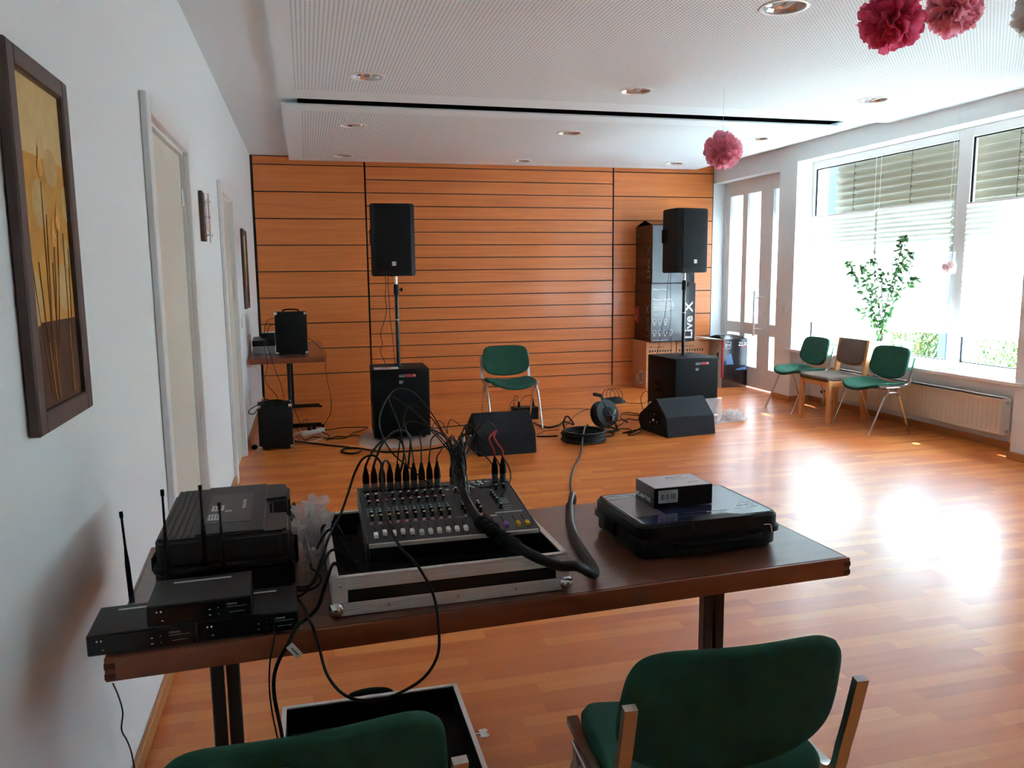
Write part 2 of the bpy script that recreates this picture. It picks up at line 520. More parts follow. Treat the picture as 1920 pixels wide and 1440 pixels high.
# end wall behind the viewer
b = NB(); box(b, XL - .26, 5.75, YN - .2, YN, 0, ZC + .1)
struct(finish(b, 'wall_near', 'wall'))
# back wall: black battens behind veneered boards
b = NB()
box(b, XL - .26, 5.75, YB + .02, YB + .2, 0, ZC + .1)
box(b, XL, XR, YB + .008, YB + .02, 0, ZC + .05, mi=2)
gz = [0.0] + [0.314 + 0.3085 * i for i in range(9)] + [2.88]
def boards(xa, xb, zs, g=0.006):
    for i in range(len(zs) - 1):
        box(b, xa + g, xb - g, YB - .006, YB + .012, zs[i] + (g if i else 0.0), zs[i + 1] - g, mi=1)
boards(XL + .024, 0.735, gz)
boards(3.915, XR - .008, gz)
mz = [0.0] + [0.16 + 0.15425 * i for i in range(18)] + [2.88]
boards(0.745, 3.905, mz, 0.0055)
box(b, XR, 5.75, YB, YB + .03, 0, ZC + .1)
struct(finish(b, 'wall_back', ['wall', 'panel', 'blackgap'], smooth=False))
# right wall: door bay, pier, window bay, pier, unseen bay added for daylight, pier
b = NB()
X2 = 5.75
box(b, XR, X2, 8.335, YB, 2.655, ZC + .1)
box(b, XR, X2, 8.0, 8.335, 0, ZC + .1)
for ya, yb in ((5.0, 8.0), (1.5, 3.3)):
    box(b, XR, X2, ya, yb, 2.69, ZC + .1)
    box(b, 5.61, X2, ya, yb, 0, 0.575)
box(b, XR, X2, 3.3, 5.0, 0, ZC + .1)
box(b, XR, X2, YN, 1.5, 0, ZC + .1)
struct(finish(b, 'wall_right', 'wall'))
# skirtings
def skirt(name, segs):
    b = NB()
    for s in segs: box(b, *s, 0, 0.062, bev=.003)
    struct(finish(b, name, 'skirt'))
t = .016
skirt('baseboard_left', [(XL, XL + t, YN, D1[0] - .072), (XL, XL + t, D1[1] + .072, D2[0] - .072), (XL, XL + t, D2[1] + .072, YB - .006)])
skirt('baseboard_right', [(XR - t, XR, 8.0 - t, 8.335), (XR, 5.61, 8.0 - t, 8.0), (5.61 - t, 5.61, 5.0, 8.0 - t), (XR, 5.61, 5.0, 5.0 + t), (XR - t, XR, 3.3, 5.0 + t),
                          (XR, 5.61, 3.3 - t, 3.3), (5.61 - t, 5.61, 1.5 + t, 3.3 - t), (XR - t, XR, YN, 1.5)])

# ceiling: plaster soffit with a void painted black as shade over the slot between the two acoustic boards
b = NB()
def strip(x0, x1, y0, y1): box(b, x0, x1, y0, y1, ZC, ZC + .12)
SL = (0.0, 4.95, 6.40, 6.95)
strip(XL, SL[0], YN, YB + .02); strip(SL[1], XR + .01, YN, YB + .02)
strip(SL[0], SL[1], YN, SL[2]); strip(SL[0], SL[1], SL[3], YB + .02)
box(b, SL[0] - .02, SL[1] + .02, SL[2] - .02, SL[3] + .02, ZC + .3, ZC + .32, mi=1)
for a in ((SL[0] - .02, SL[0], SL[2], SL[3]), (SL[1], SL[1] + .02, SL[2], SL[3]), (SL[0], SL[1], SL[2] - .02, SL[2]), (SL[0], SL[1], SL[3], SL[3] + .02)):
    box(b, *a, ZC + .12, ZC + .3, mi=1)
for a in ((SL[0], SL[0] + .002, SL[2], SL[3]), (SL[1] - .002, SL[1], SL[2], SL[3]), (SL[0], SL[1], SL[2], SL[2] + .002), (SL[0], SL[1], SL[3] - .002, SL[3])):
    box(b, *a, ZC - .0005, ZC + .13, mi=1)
struct(finish(b, 'ceiling', ['board', 'dark']))
LAMPS = [(0.47, 5.77), (0.47, 7.49), (0.47, 9.38), (2.46, 3.85), (2.47, 5.80), (2.52, 7.51), (2.55, 9.43), (4.48, 5.71), (4.51, 7.47), (4.49, 9.33)]
def ceiling_board(name, xs, ys, z0, z1, holes):
    """closed slab; the middle of its 3x3 underside is perforated, round holes are cut for the lamps"""
    b = NB()
    V = {}
    for i, x in enumerate(xs):
        for j, y in enumerate(ys):
            for k, z in enumerate((z0, z1)): V[i, j, k] = b.verts.new((x, y, z))
    n = len(xs) - 1
    for i in range(n):
        for j in range(n):
            f = b.faces.new((V[i, j, 0], V[i, j + 1, 0], V[i + 1, j + 1, 0], V[i + 1, j, 0])); f.material_index = 1 if (i == 1 and j == 1) else 0
            b.faces.new((V[i, j, 1], V[i + 1, j, 1], V[i + 1, j + 1, 1], V[i, j + 1, 1]))
    for i in range(n):
        for j in (0, n): 
            q = (V[i, j, 0], V[i + 1, j, 0], V[i + 1, j, 1], V[i, j, 1]); b.faces.new(q if j == 0 else q[::-1])
    for j in range(n):
        for i in (0, n):
            q = (V[i, j, 0], V[i, j, 1], V[i, j + 1, 1], V[i, j + 1, 0]); b.faces.new(q if i == 0 else q[::-1])
    o = finish(b, name, ['board', 'perf'], smooth=False)
    c = NB()
    for x, y in holes: cyl(c, (x, y, z0 - .05), (x, y, z1 + .05), .112, n=40)
    co = finish(c, 'cut', 'board')
    md = o.modifiers.new('cut', 'BOOLEAN'); md.operation = 'DIFFERENCE'; md.object = co; md.solver = 'EXACT'
    me = bpy.data.meshes.new_from_object(o.evaluated_get(bpy.context.evaluated_depsgraph_get()))
    o.modifiers.clear(); o.data = me
    bpy.data.objects.remove(co)
    return struct(o)
ZP1, ZP2 = 2.848, 2.828
ceiling_board('ceiling', [-.135, -.03, 5.17, XR], [YN, -2.8, 6.26, 6.56], ZP1, ZP1 + .02, [p for p in LAMPS if p[1] < 6.5])
ceiling_board('ceiling', [-.126, .03, 4.86, 5.06], [6.69, 6.92, 9.62, 9.84], ZP2, ZP2 + .012, [p for p in LAMPS if p[1] > 6.5])
MT['reflector'] = mat('faceted_reflector', S(215, 218, 222), 0.2, 0.45)
MT['bulb'] = mat('lamp_glass', S(235, 235, 230), 0.1, 0.0, coat=1.0)
lamp0 = None
names = ['near the left wall, first row before the ceiling slot', 'near the left wall, just beyond the ceiling slot', 'near the left wall, last before the veneered wall',
         'largest, cut by the top edge of the picture', 'in the middle, first row before the ceiling slot', 'in the middle, just beyond the ceiling slot', 'in the middle, last before the veneered wall',
         'by the window side, first row before the ceiling slot', 'by the window side, just beyond the ceiling slot', 'by the window side, last before the veneered wall']
for i, (x, y) in enumerate(LAMPS):
    z = ZP1 if y < 6.5 else ZP2
    lab = 'round recessed ceiling light ' + names[i]
    if lamp0 is None:
        t0 = thing('ceiling_light', lab, 'ceiling light', (x, y, z), 0, 'recessed ceiling lights')
        b = NB(); lathe(b, [(.107, .012), (.106, -.002), (.110, -.006), (.126, -.005), (.128, 0.0)], n=40, cap=False)
        finish(b, 'trim_ring', 'frame', t0)
        b = NB(); lathe(b, [(.1065, .004), (.096, .018), (.07, .026), (.02, .029)], n=16, cap=False)
        for k_, f_ in enumerate(b.faces): f_.material_index = 1 if (k_ * 7 // 3) % 3 == 0 else 0
        finish(b, 'reflector', ['reflector', 'chrome'], t0, smooth=False)
        b = NB()
        for s in (-1, 1): tube(b, [(s * .03, -.055, .016), (s * .03, .0, .012), (s * .03, .05, .016)], .010, n=8)
        finish(b, 'bulb', 'bulb', t0)
        lamp0 = t0
    else:
        t0 = dup(lamp0, (x, y, z), 0, lab)

# doors in the left wall: leaf, lining and architrave
def left_door(name, D, hinge_far):
    y0, y1, zt = D
    b = NB(); box(b, XL - .055, XL - .015, y0 + .022, y1 - .022, .006, zt - .022, bev=.003)
    o = struct(finish(b, name, 'door'))
    b = NB(); w = .068
    for ya, yb, za, zb in ((y0 - w, y0 + .004, 0, zt + w), (y1 - .004, y1 + w, 0, zt + w), (y0 + .004, y1 - .004, zt - .004, zt + w)):
        box(b, XL + .0005, XL + .028, ya, yb, za, zb, bev=.004)
    for ya, yb, za, zb in ((y0, y0 + .02, 0, zt), (y1 - .02, y1, 0, zt), (y0 + .02, y1 - .02, zt - .02, zt)):
        box(b, XL - .2, XL + .002, ya, yb, za, zb)
    f = finish(b, 'door_frame', 'frame', o)
    b = NB()
    for z in (.25, 1.85):
        cyl(b, (XL - .012, (y1 if hinge_far else y0) + (-.03 if hinge_far else .03), z), (XL - .012, (y1 if hinge_far else y0) + (-.03 if hinge_far else .03), z + .08), .007, n=10)
    finish(b, 'hinge', 'alu', o)
    return o
left_door('door_1', D1, True)
left_door('door_2', D2, True)

# glazed door in the right wall
def stiles(b, x0, x1, ys, zs, open_cells):
    """panel made of boxes on a y/z grid, leaving the cells in open_cells empty"""
    for i in range(len(ys) - 1):
        for j in range(len(zs) - 1):
            if (i, j) not in open_cells:
                box(b, x0, x1, ys[i], ys[i + 1], zs[j], zs[j + 1])
b = NB()
DX = 5.52
ysA = [8.785, 9.0, 9.31, 9.425, 9.745, 9.83]
zsA = [.01, .27, .69, .835, 2.475, 2.60]
stiles(b, DX, DX + .06, ysA, zsA, {(1, 1), (1, 3), (3, 1), (3, 3)})
bmesh.ops.remove_doubles(b, verts=b.verts[:], dist=1e-5)
door3 = struct(finish(b, 'door_3', 'frame', smooth=False))
b = NB()
ysB = [8.375, 8.43, 8.725, 8.779]
stiles(b, DX, DX + .06, ysB, zsA, {(1, 1), (1, 3)})
bmesh.ops.remove_doubles(b, verts=b.verts[:], dist=1e-5)
finish(b, 'side_leaf', 'frame', door3, smooth=False)
b = NB()
for a in ((8.336, 8.375, 0, 2.655), (9.83, 9.889, 0, 2.655), (8.375, 9.83, 2.60, 2.655)):
    box(b, DX - .005, DX + .08, *a)
finish(b, 'door_frame', 'frame', door3)
for ya, yb in ((9.0, 9.31), (9.425, 9.745), (8.43, 8.725)):
    for za, zb in ((.27, .69), (.835, 2.475)):
        b = NB(); box(b, DX + .025, DX + .033, ya, yb, za, zb)
        finish(b, 'glass_pane', 'frost', door3, smooth=False)
b = NB()
cyl(b, (5.43, 8.945, .685), (5.43, 8.945, 1.25), .015, n=16)
for z in (.775, 1.165): tube(b, [(5.43, 8.945, z), (5.47, 8.90, z), (5.52, 8.86, z)], .010, n=10)
finish(b, 'pull_handle', 'alu', door3)
b = NB(); cyl(b, (DX - .008, 8.86, .96), (DX + .002, 8.86, .96), .026, n=20)
finish(b, 'lock_rosette', 'alu', door3)
b = NB()
for z in (.4, 1.55, 2.25): cyl(b, (DX - .006, 9.835, z), (DX - .006, 9.835, z + .1), .01, n=10)
finish(b, 'hinge', 'alu', door3)

# windows: fixed frame with mullion, glass, gaskets, sill
def window(name, y0, y1, ym0, ym1):
    b = NB()
    zb, zt = .61, 2.689
    X0, X1 = 5.545, 5.605
    W = .05
    for a in ((y0 + .001, y0 + W, zb, zt), (y1 - W, y1 - .001, zb, zt), (ym0, ym1, zb, zt)):
        box(b, X0, X1, *a, bev=.004)
    for ya, yb in ((y0 + W, ym0), (ym1, y1 - W)):
        box(b, X0, X1, ya, yb, zb, .68, bev=.004); box(b, X0, X1, ya, yb, 2.605, zt, bev=.004)
    w = struct(finish(b, name, 'frame'))
    for ya, yb in ((y0 + W, ym0), (ym1, y1 - W)):
        b = NB(); box(b, 5.572, 5.58, ya + .004, yb - .004, .684, 2.601)
        finish(b, 'glass_pane', 'glass', w, smooth=False)
        b = NB()
        g = .010
        for a in ((ya, ya + g, .68, 2.605), (yb - g, yb, .68, 2.605), (ya + g, yb - g, .68, .68 + g), (ya + g, yb - g, 2.605 - g, 2.605)):
            box(b, 5.555, 5.571, *a)
        finish(b, 'gasket', 'rubber', w, smooth=False)
    b = NB()
    box(b, 5.525, 5.545, ym1 - .05, ym1 - .025, 1.58, 1.65, bev=.004)
    box(b, 5.512, 5.526, ym1 - .048, ym1 - .028, 1.50, 1.64, bev=.006, seg=2)
    finish(b, 'window_handle', 'frame', w)
    b = NB()
    box(b, 5.325, 5.345, y0 - .08, y1 + .10, .577, .61, bev=.004)
    box(b, 5.345, 5.609, y0 + .001, y1 - .001, .577, .6095)
    finish(b, 'window_sill', 'frame', w)
    return w
window('window_1', 5.0, 8.0, 5.78, 5.93)
window('added_window', 1.5, 3.3, 2.33, 2.47)  # unseen window, added and sized to brighten the near end of the room

# pleated blinds inside, venetian blind outside
def pleated(y0, y1, zb, zt, lab, grp):
    t0 = thing('pleated_blind', lab, 'window blind', (5.52, (y0 + y1) / 2, zb), 0, grp)
    w = (y1 - y0) / 2 - .004
    b = NB()
    n = int(round((zt - zb) / .022))
    sheet(b, lambda u, v: ((.006 if int(round(v * n)) % 2 else -.006), -w + 2 * w * u, v * (zt - zb)), 1, n)
    finish(b, 'fabric', 'pleat', t0, smooth=False)
    b = NB(); box(b, -.011, .011, -w, w, -.016, 0, bev=.003)
    finish(b, 'bottom_rail', 'frame', t0)
    b = NB(); box(b, -.011, .011, -w, w, zt - zb, zt - zb + .016, bev=.003)
    finish(b, 'top_rail', 'alu', t0)
    b = NB()
    for y in (-w + .02, w - .02): cyl(b, (.0, y, zt - zb + .01), (.0, y, 2.60 - zb), .0012, n=6)
    finish(b, 'cord', 'frame', t0)
    return t0
G = 'white pleated blinds'
pleated(6.915, 7.95, .935, 2.075, 'white pleated blind farthest left, over the left half of the wide pane', G)
pleated(5.935, 6.89, .935, 2.085, 'white pleated blind behind the plant, between the other blind and the mullion', G)
pleated(5.06, 5.775, .925, 2.04, 'white pleated blind right of the window mullion at the picture edge', G)
pleated(2.475, 3.25, .93, 2.075, 'white pleated blind in the unseen window bay added for daylight, on the side of the stage', G)
pleated(1.55, 2.325, .93, 2.075, 'white pleated blind in the unseen window bay added for daylight, closest to the camera', G)
slat_me = None
def venetian(y0, y1, lab):
    global slat_me
    t0 = thing('venetian_blind', lab, 'window blind', (5.70, (y0 + y1) / 2, 1.66), 0, 'outside venetian blinds')
    L_ = (y1 - y0) / 2
    a = math.radians(61)
    n = 14
    for i in range(n):
        b = NB()
        def P(u, v):
            s = (v - .5) * .087
            sag = .006 * (1 - (2 * v - 1) ** 2)
            return (s * math.cos(a) + sag * math.sin(a), -L_ + 2 * L_ * u, -s * math.sin(a) + sag * math.cos(a))
        if slat_me is None or i == 0:
            sheet(b, P, 1, 6, th=.0012)
            o = finish(b, 'slat', 'slat', t0); me = o.data
        else:
            b.free(); o = bpy.data.objects.new('slat', me); COL.objects.link(o); o.parent = t0
        o.location = (0, 0, .035 + i * .0735)
        slat_me = me
    b = NB()
    for y in ((-L_ + .35, L_ - .35, -L_ + 1.55) if L_ > 1 else (-L_ + .35, L_ - .35)):
        for dx in (-.045, .03): cyl(b, (dx, y, 0), (dx, y, 1.03), .0022, n=6)
        for k in range(14): cyl(b, (-.045, y, .035 + k * .0735), (-.025, y, .035 + k * .0735), .004, n=6)
    finish(b, 'ladder_cord', 'rubber', t0)
    b = NB(); box(b, -.02, .02, -L_, L_, -.02, 0, bev=.004)
    finish(b, 'bottom_rail', 'slat', t0)
venetian(5.06, 7.79, 'beige outside venetian blind, slats half closed, over the top of the window')
venetian(1.56, 3.24, 'beige outside venetian blind on the unseen window bay added for daylight')

# radiator under the window
t0 = thing('radiator', 'cream panel radiator under the window sill', 'radiator', (5.54, 6.4, .13))
b = NB()
y0, y1 = -1.15, 1.15
box(b, -.045, -.03, y0, y1, 0, .30, bev=.004)
nf = 46
for i in range(nf):
    y = y0 + .045 + i * (y1 - y0 - .09) / (nf - 1)
    box(b, -.0495, -.045, y - .008, y + .008, .03, .27, bev=.002)
finish(b, 'front_panel', 'radiator', t0)
b = NB(); box(b, .03, .045, y0, y1, 0, .30, bev=.004); finish(b, 'back_panel', 'radiator', t0)
b = NB(); box(b, -.046, .046, y0 - .004, y0, -.0, .305); box(b, -.046, .046, y1, y1 + .004, 0, .305)
finish(b, 'side_cover', 'radiator', t0)
b = NB()
for k in range(2): box(b, -.03, .03, y0, y1, .302, .306)
for i in range(60):
    y = y0 + .02 + i * (y1 - y0 - .04) / 59
    box(b, -.028, .028, y - .004, y + .004, .3065, .3085)
finish(b, 'top_grille', 'radiator', t0)
for z in (.27, .03):
    b = NB(); cyl(b, (0, y0 - .006, z), (0, y0 - .022, z), .013, n=12); finish(b, 'end_plug', 'chrome', t0)
b = NB(); cyl(b, (-.0, y1 + .006, .03), (-.0, y1 + .06, .03), .009, n=10); tube(b, [(0, y1 + .06, .03), (0, y1 + .09, .02), (0, y1 + .095, -.125)], .008, n=8)
tube(b, [(.0, y1 + .005, .27), (.0, y1 + .12, .25), (.03, y1 + .30, .25)], .007, n=8)
finish(b, 'pipe', 'radiator', t0)
b = NB(); lathe(b, [(.012, 0), (.017, .005), (.017, .05), (.012, .055)], (0, y1 + .06, .03), (-1, 0, 0), n=14); finish(b, 'thermostat_valve', 'rubber', t0)
for dy in (-.85, .85):
    b = NB(); box(b, .045, .069, dy - .015, dy + .015, .02, .28); finish(b, 'wall_bracket', 'radiator', t0)

# sill bracket and small fittings
t0 = thing('light_switch', 'white square light switch on the pier beside the glazed door', 'light switch', (XR, 8.15, 1.06))
b = NB(); box(b, -.010, 0, -.04, .04, -.04, .04, bev=.002); finish(b, 'cover_plate', 'white', t0)
b = NB(); box(b, -.014, -.010, -.027, .027, -.027, .027, bev=.002); finish(b, 'rocker', 'white', t0)
b = NB(); cyl(b, (XL, 7.42, 1.09), (XL + .009, 7.42, 1.09), .045, n=28)
simple('wall_socket', 'round white blanking plate on the left wall between door and back table', 'wall socket', b, 'frame')
b = NB(); box(b, XL, XL + .009, 7.86, 7.94, .28, .42, bev=.002)
simple('wall_socket', 'white double wall socket low on the left wall behind the floor amplifier', 'wall socket', b, 'frame')

# ---------------------------------------------------------------- outside
b = NB(); box(b, 5.75, 60, -30, 60, -.6, -.12)
MT['ground'] = mat('pale_paving', S(120, 118, 112), 0.9, var=.1, vscale=2)
struct(finish(b, 'ground', 'ground'))
b = NB(); box(b, 9.9, 40, 8.5, 40, -.119, -.09)
MT['grass'] = mat('lawn', S(84, 120, 58), 0.95, bump=.5, bscale=30, var=.3, vscale=4)
tag(finish(b, 'lawn', 'grass'), 'green lawn outside beyond the paving', 'lawn')['kind'] = 'stuff'
def leaves(b, n, P, size, seed, up=.3, spread=1.0):
    rnd = random.Random(seed)
    for i in range(n):
        p = P(rnd)
        d = Vector((rnd.uniform(-1, 1), rnd.uniform(-1, 1), rnd.uniform(-1, 1) + up)).normalized()
        s = size * rnd.uniform(.7, 1.3)
        u, w = frame_of(d)
        q = p + d * s
        m = p + d * s * .5
        vs = [b.verts.new(x) for x in (p, m + u * s * .28 + w * s * .06, q, m - u * s * .28 + w * s * .06)]
        b.faces.new(vs)
def bush(name, label, cat, c, r, h, n, size, seed, m='hedge', group=None):
    t0 = thing(name, label, cat, (c[0], c[1], -.12), 0, group)
    def P(rnd):
        while True:
            v = Vector((rnd.uniform(-1, 1), rnd.uniform(-1, 1), rnd.uniform(0, 1)))
            if .45 < math.sqrt(v.x ** 2 + v.y ** 2 + (v.z * 2 - 1) ** 2) < 1.15: return Vector((v.x * r[0], v.y * r[1], v.z * h))
    b = NB(); leaves(b, n, P, size, seed); finish(b, 'foliage', m, t0)
    b = NB()
    rnd = random.Random(seed)
    for i in range(7): tube(b, [(rnd.uniform(-.1, .1), rnd.uniform(-.1, .1), 0), (rnd.uniform(-.5, .5) * r[0], rnd.uniform(-.5, .5) * r[1], h * .5), (rnd.uniform(-.8, .8) * r[0], rnd.uniform(-.8, .8) * r[1], h * .85)], .012, n=5)
    finish(b, 'stem', 'bark', t0)
    return t0
bush('hedge', 'low green garden hedge seen under the blind at the right edge', 'hedge', (8.9, 7.9), (.5, 1.0), 1.0, 9000, .05, 3)
bush('bush', 'leafy garden bush seen under the blind left of the mullion', 'bush', (8.6, 9.50), (.28, .24), .95, 2200, .06, 5)
bush('bush', 'pale green shrub outside, just right of the potted plant', 'bush', (9.3, 10.8), (.4, .35), .75, 2000, .06, 8)
b = NB(); box(b, 8.4, 8.55, 9.0, 9.13, -.12, 2.6)
simple('post', 'blue post standing in the garden left of the mullion', 'post', b, 'bluepost')
b = NB(); box(b, 5.751, 5.98, 8.15, 8.45, 1.75, 2.75)
simple('facade_box', 'blue box on the outside wall at the far edge of the venetian blind', 'box', b, 'bluepost')

# ================================================================ FURNITURE
def cushion(bm, P, nu, nv, T, mi=0, ex=8):
    """closed padded shell around a grid surface, thick in the middle, rounded at the rim"""
    G = [[Vector(P(i / nu, j / nv)) for j in range(nv + 1)] for i in range(nu + 1)]
    A, B = {}, {}
    for i in range(nu + 1):
        for j in range(nv + 1):
            a = G[min(i + 1, nu)][j] - G[max(i - 1, 0)][j]; c = G[i][min(j + 1, nv)] - G[i][max(j - 1, 0)]
            n = a.cross(c); n = n.normalized() if n.length > 1e-9 else Vector((0, 0, 1))
            e = max(abs(2 * i / nu - 1), abs(2 * j / nv - 1))
            t = T / 2 * math.sqrt(max(0.0, 1 - e ** ex))
            A[i, j] = bm.verts.new(G[i][j] + n * t)
            B[i, j] = A[i, j] if (i in (0, nu) or j in (0, nv)) else bm.verts.new(G[i][j] - n * t)
    for i in range(nu):
        for j in range(nv):
            bm.faces.new((A[i, j], A[i + 1, j], A[i + 1, j + 1], A[i, j + 1])).material_index = mi
            bm.faces.new((B[i, j + 1], B[i + 1, j + 1], B[i + 1, j], B[i, j])).material_index = mi
def sq(u, n):
    """spacing that crowds samples toward both ends, for tight rims"""
    a = 2 * u - 1
    return math.copysign(1 - (1 - abs(a)) ** 1.6, a)
def rr_(a, c, p):
    m = max(abs(a), abs(c))
    if m < 1e-6: return a, c
    s = m / (abs(a) ** p + abs(c) ** p) ** (1 / p)
    return a * s, c * s
def green_chair(label, loc, rz):
    t0 = thing('upholstered_chair', label, 'chair', loc, rz, 'green upholstered chairs with aluminium frames')
    b = NB()
    def P(u, v):
        a, c = rr_(sq(u, 0), sq(v, 0), 3.6 if v > .5 else 5.0)
        x = .236 * a * (1 - .07 * max(0, c) ** 2); y = .222 * c * (1 - .05 * a * a)
        z = .426 + .042 * a * a - (.020 * max(0, (c - .55) / .45) ** 2) + .012 * max(0, -c) ** 2
        return (x, y, z)
    cushion(b, P, 22, 22, .034); finish(b, 'seat', 'green', t0, sharp=2)
    b = NB()
    def Q(u, v):
        a, c = rr_(sq(u, 0), sq(v, 0), 5.5 if v > .5 else 4.2)
        x = .238 * a * (1 - .05 * max(0, c))
        h = .148 * c * (1 if c > 0 else math.sqrt(1 - .43 * a * a))
        y = -.212 - .27 * h + .036 * a * a
        return (-x, y, .638 + h)
    cushion(b, Q, 22, 22, .032); finish(b, 'backrest', 'green', t0, sharp=2)
    for s in (-1, 1):
        b = NB()
        pts = [(.13, .452), (.0, .448), (-.13, .446), (-.175, .452), (-.198, .475), (-.212, .53), (-.232, .60), (-.256, .698)]
        W, H = .013, .0085
        rr = []
        C = catmull([(0, p[0], p[1]) for p in pts], 4)
        for i, p in enumerate(C):
            tt = (C[min(i + 1, len(C) - 1)] - C[max(i - 1, 0)]).normalized()
            nn = Vector((0, -tt.z, tt.y))
            x = s * .241
            rr.append([Vector((x, p.y, p.z)) + Vector((1, 0, 0)) * (i0 * W) + nn * (j0 * H) for i0, j0 in ((-1, -1), (1, -1), (1, 1), (-1, 1))])
        rings(b, rr); finish(b, 'side_bracket', 'castalu', t0, sharp=.8)
        b = NB()
        # cast yoke with an opening, carries both legs
        for k in (-1, 1):
            rr = []
            for (y, z, w) in ((k * .050 - .01, .438, .013), (k * .048 - .01, .41, .011), (k * .062 - .01, .385, .014), (k * .078 - .01, .355, .013)):
                rr.append([Vector((s * .252 + i0 * .010, y + j0 * w, z)) for i0, j0 in ((-1, -1), (1, -1), (1, 1), (-1, 1))])
            rings(b, rr[::-1])
        box(b, s * .252 - .010, s * .252 + .010, -.068, .048, .380, .396, bev=.003)
        box(b, s * .252 - .011, s * .252 + .011, -.085, .065, .432, .442, bev=.003)
        finish(b, 'leg_joint', 'castalu', t0)
        for k, yf in ((1, .225), (-1, -.222)):
            b = NB()
            y0 = k * .078 - .01
            cyl(b, (s * .252, y0, .365), (s * .252, yf, .012), .0105, .0085, n=12)
            lathe(b, [(.010, 0), (.012, .004), (.011, .014), (.006, .018)], (s * .252, yf, 0), n=12)
            finish(b, 'leg', 'chrome', t0)
    b = NB(); cyl(b, (-.245, -.01, .405), (.245, -.01, .405), .010, n=10); finish(b, 'cross_bar', 'castalu', t0)
    return t0
gc = green_chair('green upholstered chair standing alone on stage behind the left floor monitor', (1.90, 7.47, 0), math.radians(180 + 1))
dup(gc, (5.08, 7.45, 0), math.radians(88), 'green upholstered chair by the window nearest the glazed door')
dup(gc, (5.075, 6.29, 0), math.radians(92), 'green upholstered chair by the window in front of the radiator, right of the wooden chair')
dup(gc, (.80, 1.53, 0), math.radians(-2.5), 'green upholstered chair at the front of the brown table, on the right, seen from behind')
dup(gc, (-.045, 1.45, 0), math.radians(4), 'green upholstered chair at the bottom left, in front of the open case lid')
# beech chair between the two green ones
t0 = thing('wooden_chair', 'beech chair with brown-grey padded seat and back between the green chairs', 'chair', (5.05, 6.84, 0), math.radians(90))
b = NB()
cushion(b, lambda u, v: (.235 * sq(u, 0) * math.sqrt(1 - .08 * sq(v, 0) ** 2), .225 * sq(v, 0) * math.sqrt(1 - .08 * sq(u, 0) ** 2), .452 - .012 * max(0, sq(v, 0)) ** 3), 16, 16, .05, ex=10)
finish(b, 'seat', 'taupe', t0, sharp=2)
b = NB()
def Q(u, v):
    a, c = sq(u, 0), sq(v, 0)
    h = .13 * c * math.sqrt(1 - (.02 if c > 0 else .45) * a * a)
    return (-.196 * a, -.222 - .20 * h + .012 * a * a, .685 + h)
cushion(b, Q, 16, 16, .03, ex=10); finish(b, 'backrest', 'taupe', t0, sharp=2)
for s in (-1, 1):
    b = NB(); box(b, s * .215 - .022, s * .215 + .022, .165, .205, 0, .435, bev=.006, seg=2); finish(b, 'leg', 'beech', t0)
    b = NB()
    pr = [(-.235, 0), (-.195, 0), (-.180, .43), (-.200, .60), (-.235, .815), (-.262, .815), (-.245, .60), (-.225, .43)]
    prism(b, pr, s * .215 - .017, s * .215 + .017, 'x'); finish(b, 'leg', 'beech', t0)
    b = NB(); box(b, s * .215 - .012, s * .215 + .012, -.19, .17, .375, .43, bev=.003); finish(b, 'side_rail', 'beech', t0)
b = NB(); box(b, -.193, .193, .172, .196, .375, .43, bev=.003); finish(b, 'front_rail', 'beech', t0)
b = NB(); box(b, -.193, .193, -.215, -.195, .375, .43, bev=.003); finish(b, 'rear_rail', 'beech', t0)
b = NB()
sheet(b, lambda u, v: (-.197 + .394 * u, -.207 + .012 * (2 * u - 1) ** 2, .548 + .03 * v + .028 * (2 * u - 1) ** 2 * (1 if v > .5 else .8)), 14, 3, th=.016)
finish(b, 'back_rail', 'beech', t0)

MT['joint'] = mat('end_grain', S(92, 44, 24), .5)
def folding_table(label, loc, rz, L_, W_, legs, foot):
    t0 = thing('folding_table', label, 'table', loc, rz, None)
    H = .74
    b = NB(); prism(b, rrect(L_ - .02, W_ - .02, .004, 2), H - .046, H, 'z'); finish(b, 'tabletop', 'walnut', t0)
    b = NB()
    for a in ((-L_ / 2, L_ / 2, -W_ / 2, -W_ / 2 + .0105), (-L_ / 2, L_ / 2, W_ / 2 - .0105, W_ / 2), (-L_ / 2, -L_ / 2 + .0105, -W_ / 2 + .0105, W_ / 2 - .0105), (L_ / 2 - .0105, L_ / 2, -W_ / 2 + .0105, W_ / 2 - .0105)):
        box(b, *a, H - .052, H - .0005, bev=.004, seg=2)
    finish(b, 'edge_band', 'edge', t0)
    for x in (-L_ / 2, L_ / 2):
        b = NB()
        for za in (.700, .722):
            box(b, *sorted((x - math.copysign(.0004, x) * -1, x - math.copysign(.020, x))), -W_ / 2 - .0004, -W_ / 2 + .02, za - .006, za + .006)
        finish(b, 'corner_joint', MT['joint'], t0)
    for x in legs:
        b = NB()
        for k in (-1, 1):
            box(b, x + k * .019 - .016, x + k * .019 + .016, -.017, .017, .045, H - .056, bev=.003)
        box(b, x - .02, x + .02, -foot / 2, foot / 2, .006, .045, bev=.004)
        box(b, x - .035, x + .035, -foot * .42, foot * .42, H - .058, H - .046, bev=.002)
        lg = finish(b, 'leg', 'legblack', t0)
        b = NB()
        for k in (-1, 1): box(b, x - .022, x + .022, k * foot / 2 - .025, k * foot / 2 + .005, .0, .02)
        finish(b, 'rubber_foot', 'rubber', lg)
    return t0
ang = math.radians(2.6)
folding_table('brown folding table in the foreground carrying the mixing desk', (.457, 2.059, 0), ang, 1.805, .70, (-.70, .70), .56)
folding_table('brown folding table along the left wall near the stage', (-.20, 8.60, 0), math.radians(90), 1.86, .68, (-.54, .70), .58)

